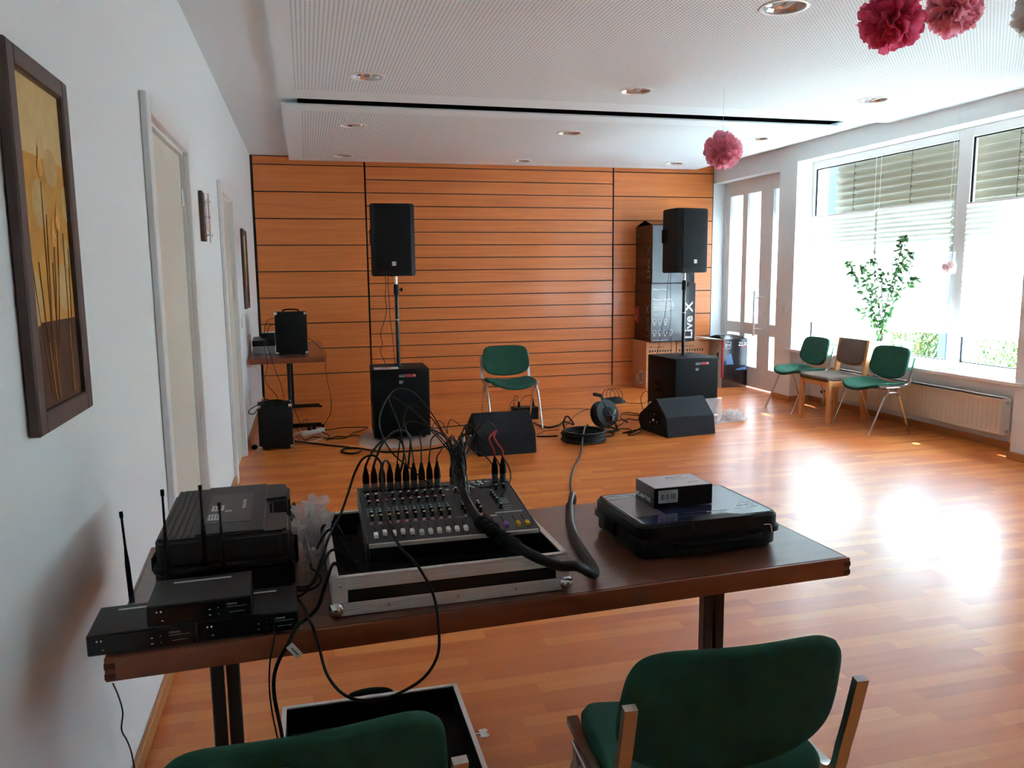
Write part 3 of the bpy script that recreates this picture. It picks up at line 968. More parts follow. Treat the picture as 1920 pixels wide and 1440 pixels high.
# ================================================================ SOUND GEAR ON THE STAGE
def logo(parent, M, s=.03, m1='inkw', m2='blackboard', txt='EV', plate=True):
    if plate:
        b = NB(); prism(b, rrect(s, s, s * .1, 2), 0, .0018, 'z', T=M); p = finish(b, 'logo_plate', m1, parent)
    else: p = parent
    M2 = M @ Matrix.Translation((0, -s * .27, .0020))
    text(txt, s * .72, M2, m2, p, align='CENTER')
    return p
def subwoofer(label, loc, rz, grp='subwoofers under the speaker poles'):
    t0 = thing('subwoofer', label, 'speaker', loc, rz, grp)
    W, D, H = .515, .52, .64
    b = NB(); box(b, -W / 2, W / 2, -D / 2 + .012, D / 2, .018, H, bev=.012, seg=2); finish(b, 'cabinet', 'black_cab', t0)
    b = NB(); box(b, -W / 2 + .012, W / 2 - .012, -D / 2, -D / 2 + .02, .028, H - .025, bev=.006, seg=2); finish(b, 'grille', 'grille', t0)
    logo(t0, plane_M((0, -D / 2 - .0005, H - .115), (1, 0, 0), (0, 0, 1)), .045, 'black_plastic', 'inkw')
    # sticker strip: grey, red, white number
    b = NB()
    box(b, -.02, .13, -D / 2 - .0012, -D / 2, H - .072, H - .045); st = finish(b, 'sticker', 'greycarton', t0)
    b = NB(); box(b, .05, .13, -D / 2 - .0018, -D / 2 - .0012, H - .072, H - .045); finish(b, 'red_field', 'red', st)
    text('18', .028, plane_M((.104, -D / 2 - .002, H - .068), (1, 0, 0), (0, 0, 1)), 'inkw', st)
    text('Live X', .016, plane_M((-.015, -D / 2 - .0015, H - .068), (1, 0, 0), (0, 0, 1)), 'inkw', st)
    for s in (-1, 1):
        b = NB(); box(b, s * W / 2 - .004 if s > 0 else -W / 2 - .003, s * W / 2 + .003 if s > 0 else -W / 2 + .004, -.02, .10, .28, .40, bev=.003)
        hd = finish(b, 'handle', 'rubber', t0)
        b = NB(); cyl(b, (s * (W / 2 + .004), -.015, .33), (s * (W / 2 + .004), .095, .33), .008, n=10); finish(b, 'grip', 'black_plastic', hd)
    b = NB(); lathe(b, [(.045, 0), (.045, .006), (.024, .008), (.022, .02)], (0, 0, H), n=20); finish(b, 'pole_cup', 'black_plastic', t0)
    for sx in (-1, 1):
        for sy in (-1, 1):
            b = NB(); lathe(b, [(.018, 0), (.02, .018)], (sx * .20, sy * .20, 0), n=12); finish(b, 'rubber_foot', 'rubber', t0)
    return t0
def pole(label, loc, top, rz=0):
    t0 = thing('speaker_pole', label, 'speaker pole', loc, rz, 'speaker poles')
    b = NB(); cyl(b, (0, 0, .0205), (0, 0, .74), .0175, n=16); finish(b, 'lower_tube', 'legblack', t0)
    b = NB(); cyl(b, (0, 0, .72), (0, 0, top), .0125, n=14); finish(b, 'upper_tube', 'chrome', t0)
    b = NB(); lathe(b, [(.019, .66), (.025, .67), (.025, .74), (.019, .76)], n=16); finish(b, 'clamp_collar', 'black_plastic', t0)
    b = NB(); cyl(b, (.02, 0, .71), (.04, 0, .71), .006, n=8); lathe(b, [(.012, 0), (.02, .004), (.018, .02)], (.036, 0, .71), (1, 0, 0), n=10); finish(b, 'clamp_knob', 'black_plastic', t0)
    b = NB(); lathe(b, [(.0178, .43), (.0185, .43), (.0185, .44), (.0178, .44)], n=16); finish(b, 'white_ring', 'white', t0)
    return t0
def top_speaker(label, loc, rz, H=.64):
    t0 = thing('loudspeaker', label, 'speaker', loc, rz, 'loudspeakers on poles')
    plan = [(-.150, -.165), (.150, -.165), (.198, -.125), (.190, -.02), (.140, .165), (-.140, .165), (-.190, -.02), (-.198, -.125)]
    b = NB(); vs = prism(b, plan, .0, H, 'z')
    bmesh.ops.bevel(b, geom=list({e for v in vs for e in v.link_edges}), offset=.010, segments=2, affect='EDGES')
    finish(b, 'cabinet', 'grey_paint', t0)
    b = NB(); prism(b, [(-.150, -.1665), (-.149, -.172), (-.08, -.180), (.08, -.180), (.149, -.172), (.150, -.1665)], .045, H - .03, 'z')
    finish(b, 'grille', 'grille', t0)
    logo(t0, plane_M((0, -.1805, .11), (1, 0, 0), (0, 0, 1)), .036)
    for s in (-1, 1):
        b = NB(); 
        M = plane_M((s * .170, .055, .36), (-.26 * s, -.966 * 1, 0) if s < 0 else (.26, -.966, 0), (0, 0, 1))
        prism(b, rrect(.12, .14, .02, 4), -.004, .006, 'z', T=M); finish(b, 'side_handle', 'rubber', t0)
    b = NB(); box(b, -.11, .11, .165, .172, .08, .36, bev=.003); finish(b, 'rear_panel', 'black_plastic', t0)
    b = NB(); lathe(b, [(.024, -.004), (.024, .002)], n=16); finish(b, 'pole_socket', 'black_plastic', t0)
    return t0
subwoofer('black subwoofer left on stage with papers on top', (.805, 7.41, .012), math.radians(-2))
pole('black and chrome speaker pole on the left subwoofer', (.805, 7.41, .652), .83)
top_speaker('black loudspeaker on the left pole in front of the veneered wall', (.775, 7.40, 1.486), math.radians(-1))
subwoofer('black subwoofer right on stage in front of the stacked cartons', (3.69, 7.385, .012), math.radians(6))
pole('black and chrome speaker pole on the right subwoofer', (3.69, 7.385, .652), .83, .3)
top_speaker('black loudspeaker on the right pole, turned toward the window', (3.68, 7.39, 1.486), math.radians(13), .625)
# papers on the left subwoofer
b = NB(); box(b, -.11, .11, -.075, .075, 0, .003, T=Matrix.Translation((.675, 7.27, .6525)) @ Matrix.Rotation(-.05, 4, 'Z'))
p0 = simple('leaflet', 'pink and white leaflet lying on the left subwoofer', 'leaflet', b, 'paper')
b = NB(); box(b, -.06, .03, -.05, .04, .0031, .0036, T=Matrix.Translation((.685, 7.27, .6525)) @ Matrix.Rotation(-.05, 4, 'Z')); MT['pinkprint'] = mat('pink_print', S(205, 120, 120), .7)
finish(b, 'printed_field', 'pinkprint', p0)

def wedge(label, loc, rz, W=.50):
    t0 = thing('floor_monitor', label, 'speaker', loc, rz, 'floor monitors')
    pr = [(0, 0), (.03, .175), (.20, .33), (.235, .33), (.50, .155), (.53, .09), (.47, 0)]
    b = NB(); vs = prism(b, pr, -W / 2, W / 2, 'x')
    bmesh.ops.bevel(b, geom=list({e for v in vs for e in v.link_edges}), offset=.006, segments=2, affect='EDGES')
    finish(b, 'cabinet', 'grey_paint', t0)
    # rear-facing grille
    d = Vector((0, .265, -.175)).normalized()
    M = plane_M((0, .37, .247), (1, 0, 0), d)
    b = NB(); prism(b, rrect(W - .04, .28, .01, 3), -.014, -.002, 'z', T=M); finish(b, 'grille', 'grille', t0)
    b = NB(); box(b, -W / 2 - .003, -W / 2 + .002, .12, .34, .07, .23, bev=.004); jp = finish(b, 'connector_panel', 'rubber', t0)
    for y, z, m, r in ((.17, .12, 'chrome', .012), (.21, .19, 'chrome', .010), (.24, .13, 'white', .012), (.29, .16, 'black_plastic', .014), (.29, .10, 'chrome', .007)):
        b = NB(); cyl(b, (-W / 2 - .004, y, z), (-W / 2 - .012, y, z), r, n=12); finish(b, 'socket', m, jp)
    b = NB(); box(b, W / 2 - .002, W / 2 + .004, .14, .30, .09, .20, bev=.004); finish(b, 'side_handle', 'rubber', t0)
    return t0
wedge('dark floor monitor left, in front of the lone green chair', (1.567, 6.297, 0), math.radians(1), .505)
wedge('dark floor monitor right, in front of the right subwoofer', (3.376, 6.545, 0), math.radians(7), .52)

def crumple(name, label, cat, c, R, h, seed, m='bag', freq=7, amp=.35, sq_=(1, 1)):
    """a crumpled sack of thin film: noisy dome resting on its support"""
    b = NB()
    nu, nv = 64, 22
    def P(u, v):
        th = 2 * PI * u
        ph = v * PI * .5
        d = Vector((math.cos(th) * math.cos(ph), math.sin(th) * math.cos(ph), math.sin(ph)))
        n1 = noise.noise(d * freq * .4 + Vector((seed, 0, 0))); n2 = noise.turbulence(d * freq * .6 + Vector((0, seed, 0)), 4, True)
        r = 1 + amp * n1 * 1.6 + amp * .8 * (n2 - .45)
        r = max(r, .35)
        return (d.x * R[0] * r, d.y * R[1] * r, max(0.002, d.z * h * r * 1.0 + (.01 * (1 + n1) if v < .1 else 0)))
    sheet(b, P, nu, nv)
    bmesh.ops.remove_doubles(b, verts=b.verts[:], dist=1e-5)
    o = finish(b, name, m, smooth=False); o.location = c
    return tag(o, label, cat)
# film under the subwoofers
def film(label, loc, poly, seed, rise=.05):
    b = NB()
    P = catmull([(p[0], p[1], 0) for p in poly], 6, True)
    n = len(P); k = 8
    ce = Vector((sum(p.x for p in P) / n, sum(p.y for p in P) / n, 0))
    rows = []
    for j in range(k + 1):
        f = j / k
        row = []
        for p in P:
            q = p.lerp(ce, f * .62)
            e = noise.noise(Vector((q.x * 9, q.y * 9, seed))) * .5 + noise.noise(Vector((q.x * 24, q.y * 24, seed + 3))) * .4
            row.append(b.verts.new((q.x, q.y, .003 + (0 if f > .36 else max(0, .35 + e) * rise * math.sin(PI * min(1, f / .36 + .08)) ))))
        rows.append(row)
    for j in range(k):
        for i in range(n):
            b.faces.new((rows[j][i], rows[j][(i + 1) % n], rows[j + 1][(i + 1) % n], rows[j + 1][i]))
    b.faces.new(rows[-1])
    o = finish(b, 'plastic_film', 'bag', smooth=False); o.location = loc
    return tag(o, label, 'plastic film', 'plastic films under the subwoofers')
film('crumpled clear plastic film under the left subwoofer', (0, 0, 0), [(.40, 7.20), (.43, 6.93), (.62, 6.82), (.85, 6.82), (1.06, 6.84), (1.14, 7.06), (1.16, 7.5), (1.06, 7.75), (.6, 7.76), (.46, 7.5)], 1.3, .035)
film('crumpled clear plastic film under the right subwoofer', (0, 0, 0), [(3.30, 7.35), (3.34, 7.02), (3.6, 6.93), (3.95, 6.98), (4.12, 7.1), (4.28, 7.30), (4.15, 7.5), (4.0, 7.72), (3.6, 7.74), (3.36, 7.6)], 4.1, .05)
crumple('plastic_bag', 'clear plastic bag bunched left of the right subwoofer', 'plastic bag', (3.315, 7.30, 0), (.085, .09), .15, 2.2)
crumple('plastic_bag', 'clear plastic bag crumpled right of the right subwoofer, by the monitor', 'plastic bag', (4.12, 7.12, 0), (.11, .12), .10, 6.2)
b = NB()
sheet(b, lambda u, v: (3.80 + .19 * u, 7.095 + .02 * u - .03 * (1 - v) + .006 * noise.noise(Vector((u * 6, v * 7, 3))) , .01 + .235 * v), 16, 16)
tag(finish(b, 'plastic_film', 'bag', smooth=False), 'strip of clear plastic film hanging down the front of the right subwoofer', 'plastic film')

# ---------------------------------------------------------------- cartons by the glazed door
def bx6(name, m, x0, x1, y0, y1, z0, z1, parent=None, bev=.003):
    b = NB(); box(b, x0, x1, y0, y1, z0, z1, bev=bev); return finish(b, name, m, parent)
def carton(label, x0, x1, y0, y1, z0, z1, m, grp=None):
    cx, cy = (x0 + x1) / 2, (y0 + y1) / 2
    t0 = thing('carton', label, 'cardboard box', (cx, cy, z0), 0, grp)
    b = NB(); box(b, x0 - cx, x1 - cx, y0 - cy, y1 - cy, 0, z1 - z0, bev=.004)
    finish(b, 'body', m, t0)
    return t0
XF = (1, 0, 0); ZU = (0, 0, 1)
def on_front(x, y, z): return plane_M((x, y - .0006, z), XF, ZU)
def lines(parent, x, y, z, w, n, dz, m='inkw', rnd=random.Random(5), th=.006, name='small_print'):
    b = NB()
    for i in range(n):
        ww = w * rnd.uniform(.75, 1.0)
        box(b, x, x + ww, y - .001, y, z - i * dz - th, z - i * dz)
    return finish(b, name, m, parent)
# brown cartons at the bottom
c = carton('brown carton at the bottom left of the carton stack', 4.19, 4.605, 9.42, 9.868, 0, .605, 'carton', 'brown cartons')
text('this box goes', .04, on_front(-.17, -.224, .53), 'ink', c); 
b = NB()
for i in range(9): box(b, -.165 + i * .036, -.145 + i * .036, -.2252, -.2243, .47 + .004 * (i % 3), .50); 
finish(b, 'handling_marks', 'ink', c)
b = NB(); box(b, -.2088, -.2078, -.12, -.02, .05, .22); box(b, -.2088, -.2078, .03, .07, .05, .16); lb = finish(b, 'shipping_label', 'label', c)
b = NB()
for i in range(7): box(b, -.2096, -.2089, -.11 + i * .012, -.105 + i * .012, .08, .20)
finish(b, 'barcode', 'ink', lb)
b = NB(); box(b, -.2075, -.2065, .16, .19, .50, .54); finish(b, 'small_label', 'label', c)
c = carton('brown carton on the floor between the first brown carton and the open one', 4.615, 5.08, 9.42, 9.868, 0, .60, 'carton', 'brown cartons')
text('this box goes', .04, on_front(-.2, -.224, .53), 'ink', c)
b = NB()
for i in range(10): box(b, -.2 + i * .036, -.18 + i * .036, -.2252, -.2243, .47 + .004 * (i % 3), .50)
finish(b, 'handling_marks', 'ink', c)
# two glossy black cartons
def black_carton(label, z0, z1, x0, x1, big):
    c = carton(label, x0, x1, 9.352, 9.87, z0, z1, 'blackcarton', 'black cartons')
    cx = (x0 + x1) / 2; cy = (9.352 + 9.87) / 2; H = z1 - z0
    fx = x0 - cx; fy = 9.352 - cy
    b = NB(); box(b, fx + .004, fx + .44, fy - .0012, fy, .01, H - .01); g = finish(b, 'printed_panel', 'greycarton', c)
    if big:
        text('Electro-Voice', .035, on_front(fx + .03, fy - .001, H - .085), 'inkw', g)
        text('Premium support', .035, on_front(fx + .03, fy - .001, H - .215), 'inkw', g, bold=.002)
        lines(g, fx + .03, fy - .0015, H - .235, .30, 7, .017)
        text('Features', .03, on_front(fx + .03, fy - .001, H - .40), 'inkw', g)
        for r_, zz in ((0, H - .50), (1, H - .64)):
            for k in range(4):
                if r_ == 0 and k > 2: continue
                b = NB(); x = fx + .03 + k * .075
                for (xa, xb, za, zb) in ((x, x + .045, zz + .045, zz + .05), (x, x + .005, zz, zz + .05), (x + .04, x + .045, zz, zz + .05), (x, x + .045, zz, zz + .005), (x + .01, x + .03, zz - .03, zz - .01)):
                    box(b, xa, xb, fy - .0022, fy - .0012, za, zb)
                finish(b, 'pictogram', 'inkw', g)
        text('www.electrovoice.com', .022, on_front(fx + .03, fy - .001, .02), 'inkw', g)
        text('Live X', .155, plane_M((x1 - cx - .04, fy - .0008, .03), (0, 0, 1), (-1, 0, 0)), 'inkw', c, bold=.003, sx=1.18)
        text('Live X', .15, plane_M((fx - .0008, fy + .06, .05), (0, 0, 1), (0, 1, 0)), 'mixer2', c, sx=1.1)
        b = NB(); box(b, fx - .0012, fx, .12, .24, .23, .45); r = finish(b, 'red_label', 'red', c)
        text('ELX 112', .06, plane_M((fx - .0016, .20, .26), (0, 0, 1), (0, 1, 0)), 'inkw', r, sx=.7)
        b = NB(); box(b, fx - .0012, fx, .10, .19, H - .11, H - .05); finish(b, 'small_logo', 'ink', c)
    else:
        text('Tour X', .03, on_front(fx + .17, fy - .001, H - .08), 'inkw', g)
        text('Live X', .04, on_front(fx + .15, fy - .001, H - .355), 'inkw', g, bold=.002)
        text('Live X', .15, plane_M((fx - .0008, fy + .06, .05), (0, 0, 1), (0, 1, 0)), 'mixer2', c, sx=1.1)
        b = NB(); box(b, fx - .0012, fx, .14, .18, H - .15, H - .09); finish(b, 'small_logo', 'mixer2', c)
        b = NB()
        quad(b, (fx, fy + .02, H + .001), (-fx, fy + .02, H + .001), (-fx, fy + .22, H + .055), (fx, fy + .22, H + .055))
        quad(b, (fx, -fy - .02, H + .001), (fx, fy + .24, H + .06), (-fx, fy + .24, H + .06), (-fx, -fy - .02, H + .001))
        finish(b, 'top_flap', 'blackcarton', c, smooth=False)
    return c
black_carton('black printed carton, lower of the two, with large white lettering up its right side', .607, 1.352, 4.218, 4.835, True)
black_carton('black printed carton, topmost of the stack, flaps slightly raised', 1.354, 2.085, 4.225, 4.815, False)
# open printed carton beside the door
t0 = thing('carton', 'open black and white printed carton with a red edge beside the glazed door', 'cardboard box', (5.0, 9.2, 0))
H = .625; x0, x1, y0, y1 = .155, .51, 0.0, .44
b = NB()
w = .006
box(b, x0, x1, y0, y0 + w, 0, H, mi=0); box(b, x0, x0 + w, y0 + w, y1, 0, H, mi=1)
box(b, x1 - w, x1, y0 + w, y1, 0, H, mi=0); box(b, x0 + w, x1 - w, y1 - w, y1, 0, H, mi=0); box(b, x0 + w, x1 - w, y0 + w, y1 - w, 0, w, mi=0)
finish(b, 'body', ['blackcarton', 'label'], t0)
b = NB(); box(b, x0 - .0015, x0 + .018, y0 - .0015, y0 + .03, .13, H - .005); finish(b, 'red_edge', 'red', t0)
logo(t0, plane_M((x0 + .075, y0 - .001, H - .075), XF, ZU), .085, 'inkw', 'inkw', 'EV')
b = NB(); box(b, x0 + .038, x0 + .112, y0 - .0035, y0 - .0025, H - .112, H - .038); finish(b, 'logo_field', 'blackboard', t0)
text('EV', .062, plane_M((x0 + .075, y0 - .0036, H - .097), XF, ZU), 'inkw', t0, align='CENTER', bold=.001)
text('ZLX', .07, plane_M((x0 + .22, y0 - .001, H - .085), XF, ZU), 'inkw', t0)
b = NB(); box(b, x0 + .255, x0 + .33, y0 - .002, y0, H - .11, H - .095); finish(b, 'red_strip', 'red', t0)
MT['blueprint'] = mat('blue_printed_figure', S(86, 128, 172), .3)
b = NB(); prism(b, [(x0 + .06, .42), (x0 + .12, .445), (x0 + .16, .30), (x0 + .05, .30)], y0 - .0018, y0 - .0004, 'y'); finish(b, 'printed_figure', 'blueprint', t0)
b = NB(); prism(b, [(x0 + .18, .225), (x0 + .21, .245), (x0 + .345, .27), (x0 + .345, .225)], y0 - .0018, y0 - .0004, 'y'); finish(b, 'printed_figure', 'blueprint', t0)
text('12"', .06, plane_M((x0 - .001, y0 + .18, H - .12), (0, -1, 0), ZU), 'ink', t0)
b = NB(); box(b, x0 - .001, x0, y0 + .10, y0 + .15, .36, .45); finish(b, 'dark_label', 'ink', t0)
def flap(a, c, d, e, m): 
    b = NB(); V = [Vector(p) for p in (a, c, d, e)]
    n = (V[1] - V[0]).cross(V[2] - V[0]).normalized() * .004
    lo = [b.verts.new(v) for v in V]; hi = [b.verts.new(v + n) for v in V]
    b.faces.new(lo[::-1]); b.faces.new(hi)
    for i in range(4): b.faces.new((lo[i], lo[(i + 1) % 4], hi[(i + 1) % 4], hi[i]))
    finish(b, 'flap', m, t0, smooth=False)
flap((x0, y0, H), (x0, y1, H), (x0 - .19, y1 - .02, H + .02), (x0 - .20, y0 + .03, H + .015), 'white')
flap((x0 + .01, y0 + .005, H + .001), (x1 - .01, y0 + .005, H + .001), (x1 - .03, y0 + .20, H + .035), (x0 + .03, y0 + .20, H + .04), 'blackcarton')
flap((x0 + .01, y1 - .005, H + .003), (x1 - .01, y1 - .005, H + .003), (x1 - .03, y1 - .19, H + .05), (x0 + .03, y1 - .19, H + .05), 'white')
b = NB(); quad(b, (4.86, 9.50, .612), (4.935, 9.48, .62), (4.935, 9.80, .70), (4.85, 9.84, .66))
bmesh.ops.solidify(b, geom=b.faces[:], thickness=.004)
simple('cardboard_sheet', 'loose white cardboard sheet lying on the brown carton behind the black one', 'cardboard', b, 'white', smooth=False)

# ---------------------------------------------------------------- instrument amplifiers and the back table
def combo(label, loc, rz, W=.30, H=.41, D=.24):
    t0 = thing('instrument_amplifier', label, 'amplifier', loc, rz, 'small black amplifiers')
    b = NB(); box(b, -W / 2, W / 2, -D / 2, D / 2, .012, H, bev=.010, seg=2); finish(b, 'cabinet', 'tolex', t0)
    b = NB(); box(b, -W / 2 + .02, W / 2 - .02, D / 2, D / 2 + .004, .03, H - .09, bev=.002); finish(b, 'speaker_cloth', 'grille', t0)
    for sx in (-1, 1):
        for sz, z in ((0, .012), (1, H)):
            for sy in (-1, 1):
                b = NB()
                cx_, cy_ = sx * W / 2, sy * D / 2
                zz = (z - .002, z + .028) if sz == 0 else (z - .028, z + .002)
                xs = sorted((cx_ + sx * .002, cx_ - sx * .028)); ys = sorted((cy_ + sy * .002, cy_ - sy * .028))
                box(b, xs[0], xs[1], ys[0], ys[1], zz[0], zz[1], bev=.007, seg=2)
                finish(b, 'corner_guard', 'chrome', t0)
    b = NB(); tube(b, [(-.07, 0, H), (-.065, 0, H + .018), (0, 0, H + .024), (.065, 0, H + .018), (.07, 0, H)], .007, n=8); finish(b, 'carry_handle', 'rubber', t0)
    for sx in (-1, 1):
        for sy in (-1, 1):
            b = NB(); lathe(b, [(.012, 0), (.014, .012)], (sx * (W / 2 - .05), sy * (D / 2 - .04), 0), n=10); finish(b, 'rubber_foot', 'rubber', t0)
    return t0
combo('black amplifier with chrome corners standing on the back table', (-.155, 7.99, .74), math.radians(0), .295, .415)
combo('black amplifier with chrome corners on the floor by the back table', (-.315, 7.20, 0), math.radians(3), .285, .395)
t0 = thing('power_amplifier', 'black and grey sound unit with papers on top beside the amplifier on the back table', 'amplifier', (-.42, 8.28, .74))
b = NB(); box(b, -.115, .10, -.12, .15, 0, .075, bev=.004); finish(b, 'grey_case', 'label', t0)
b = NB(); prism(b, [(-.12, .0755), (.17, .0755), (.17, .15), (-.12, .13)], -.115, .10, 'x'); finish(b, 'black_case', 'black_plastic', t0)
b = NB(); box(b, -.03, .10, -.09, .14, .151, .20, bev=.004); finish(b, 'upper_unit', 'black_plastic', t0)
b = NB(); box(b, -.02, .12, -.08, .10, 0, .004, T=Matrix.Translation((-.42, 8.28, .9405)) @ Matrix.Rotation(.08, 4, 'Z'))
simple('paper_sheet', 'white sheets of paper on the sound unit on the back table', 'paper', b, 'paper')
t0 = thing('power_strip', 'white power strip with plugs on the floor beside the back table foot', 'power strip', (0, 7.72, 0), math.radians(38))
b = NB(); box(b, -.13, .13, -.027, .027, 0, .04, bev=.006, seg=2); finish(b, 'housing', 'white', t0)
for i in range(4):
    b = NB(); cyl(b, (-.09 + i * .055, 0, .038), (-.09 + i * .055, 0, .0405), .019, n=16); finish(b, 'outlet', 'frame', t0)
for i in (1, 2):
    b = NB(); lathe(b, [(.017, .04), (.018, .06), (.012, .075), (.005, .085)], (-.09 + i * .055, 0, 0), n=12); finish(b, 'plug', 'rubber', t0)

# ---------------------------------------------------------------- wall pictures and ornament
def picture(label, y0, y1, z0, z1, grp=None):
    cy, cz = (y0 + y1) / 2, z0
    t0 = thing('framed_picture', label, 'picture', (XL, cy, cz), 0, grp)
    W, H = y1 - y0, z1 - z0; fw = .045
    b = NB()
    for a in ((-W / 2, -W / 2 + fw, 0, H), (W / 2 - fw, W / 2, 0, H), (-W / 2 + fw, W / 2 - fw, 0, fw), (-W / 2 + fw, W / 2 - fw, H - fw, H)):
        box(b, .001, .026, *a, bev=.004)
    finish(b, 'frame', 'brownframe', t0)
    return t0, W, H, fw
def art(parent, W, H, fw, detail=True):
    w, h = W - 2 * fw, H - 2 * fw
    Y = lambda u: -w / 2 + u * w
    Z = lambda v: fw + (1 - v) * h
    b = NB(); box(b, .004, .012, Y(0), Y(1), Z(1), Z(0)); cv = finish(b, 'canvas', MT['art'], parent)
    b = NB(); box(b, .012, .0128, Y(0), Y(1), Z(1), Z(.735)); finish(b, 'brown_field', MT['art_brown'], cv)
    if not detail: 
        return
    b = NB(); box(b, .012, .0124, Y(0), Y(1), Z(.735), Z(.225)); finish(b, 'gold_field', MT['art_gold'], cv)
    rnd = random.Random(2)
    for (u, v, ru, rv) in ((.70, .245, .15, .062), (.38, .37, .15, .075), (.03, .21, .10, .065), (.14, .66, .12, .085), (.76, .63, .15, .08), (.98, .35, .08, .06), (.9, .52, .08, .05)):
        pts = [(min(max(Y(u + ru * math.cos(a)), Y(0)), Y(1)), Z(v + rv * math.sin(a))) for a in [2 * PI * k / 24 for k in range(24)]]
        b = NB()
        A = [b.verts.new((.0131, p[0], p[1])) for p in pts]
        b.faces.new(A)
        finish(b, 'pale_oval', MT['art_oval'], cv)
    def stem(u0, v0, u1, v1, r, m, nm='stem'):
        b = NB(); tube(b, [(.0135, Y(u0), Z(v0)), (.0135, Y((u0 * .6 + u1 * .4)), Z((v0 + v1) / 2)), (.0135, Y(u1), Z(v1))], r, n=6); finish(b, nm, m, cv)
    for q in ((.44, .30, .36, .98), (.62, .50, .40, .97), (.08, .46, .30, .96), (.73, .44, .44, .95), (.85, .45, .78, .97), (.55, .55, .46, .98), (.25, .55, .34, .9), (.5, .4, .33, .98), (.95, .5, .82, .95)):
        stem(q[0], q[1], q[2], q[3], .0011, MT['art_stem'])
    for q in ((.30, .80, .36, .985), (.42, .80, .44, .985), (.80, .76, .80, .985)):
        stem(q[0], q[1], q[2], q[3], .0035, MT['art_gold2'], 'stalk')
    for (u, v) in ((.44, .25), (.62, .46), (.74, .41), (.09, .43)):
        b = NB()
        pts = [(-.5, .45), (-.62, .1), (-.25, -.35), (.05, -1), (.3, -.4), (.6, .15), (.45, .5), (0, .62)]
        A = [b.verts.new((.0142, Y(u + p[0] * .085), Z(v + p[1] * .06))) for p in pts]
        b.faces.new(A)
        finish(b, 'tulip_bud', MT['art_bud'], cv)
MT['art'] = mat('pale_gold_paint', S(210, 176, 118), .9, var=.08, vscale=25)
MT['art_gold'] = mat('gold_paint', S(204, 144, 62), .9, var=.16, vscale=14)
MT['art_gold2'] = mat('deep_gold_paint', S(150, 96, 40), .5)
MT['art_brown'] = mat('brown_paint', S(84, 46, 22), .9, var=.25, vscale=12)
MT['art_oval'] = mat('light_oval_paint', S(200, 160, 100), .9, var=.1, vscale=30)
MT['art_stem'] = mat('stem_paint', S(140, 92, 44), .9)
MT['art_bud'] = mat('bud_paint', S(226, 146, 36), .5, var=.3, vscale=60)
t0, W, H, fw = picture('tall framed picture of golden tulips, nearest the viewer on the left wall', 1.795, 2.21, 1.175, 1.965)
art(t0, W, H, fw)
t0, W, H, fw = picture('small-looking framed picture far down the left wall above the back table', 7.82, 8.30, 1.195, 1.935)
art(t0, W, H, fw)
t0 = thing('wall_ornament', 'brown and brushed steel wall ornament with bolts between the two doors', 'wall decoration', (XL, 5.0, 1.70))
b = NB(); prism(b, [(-.13, 0), (-.02, 0), (-.02, .09), (-.05, .11), (-.05, .19), (-.02, .21), (-.02, .27), (-.13, .28)], .002, .022, 'x'); finish(b, 'brown_plate', 'brownframe', t0)
b = NB(); prism(b, [(-.045, .10), (.03, .06), (.03, .25), (-.045, .19)], .024, .030, 'x'); finish(b, 'inner_steel_plate', 'alu', t0)
b = NB(); prism(b, [(.035, -.005), (.135, .02), (.11, .265), (.05, .28)], .030, .037, 'x'); finish(b, 'outer_steel_plate', 'alu', t0)
for y, z in ((.06, .235), (.07, .04), (.0, .14)):
    b = NB(); cyl(b, (.0, y, z), (.045, y, z), .007, n=10); cyl(b, (.012, -.06, z), (.012, y, z), .004, n=8); finish(b, 'bolt', 'chrome', t0)

# ================================================================ ON THE FOREGROUND TABLE
TZ = .7405
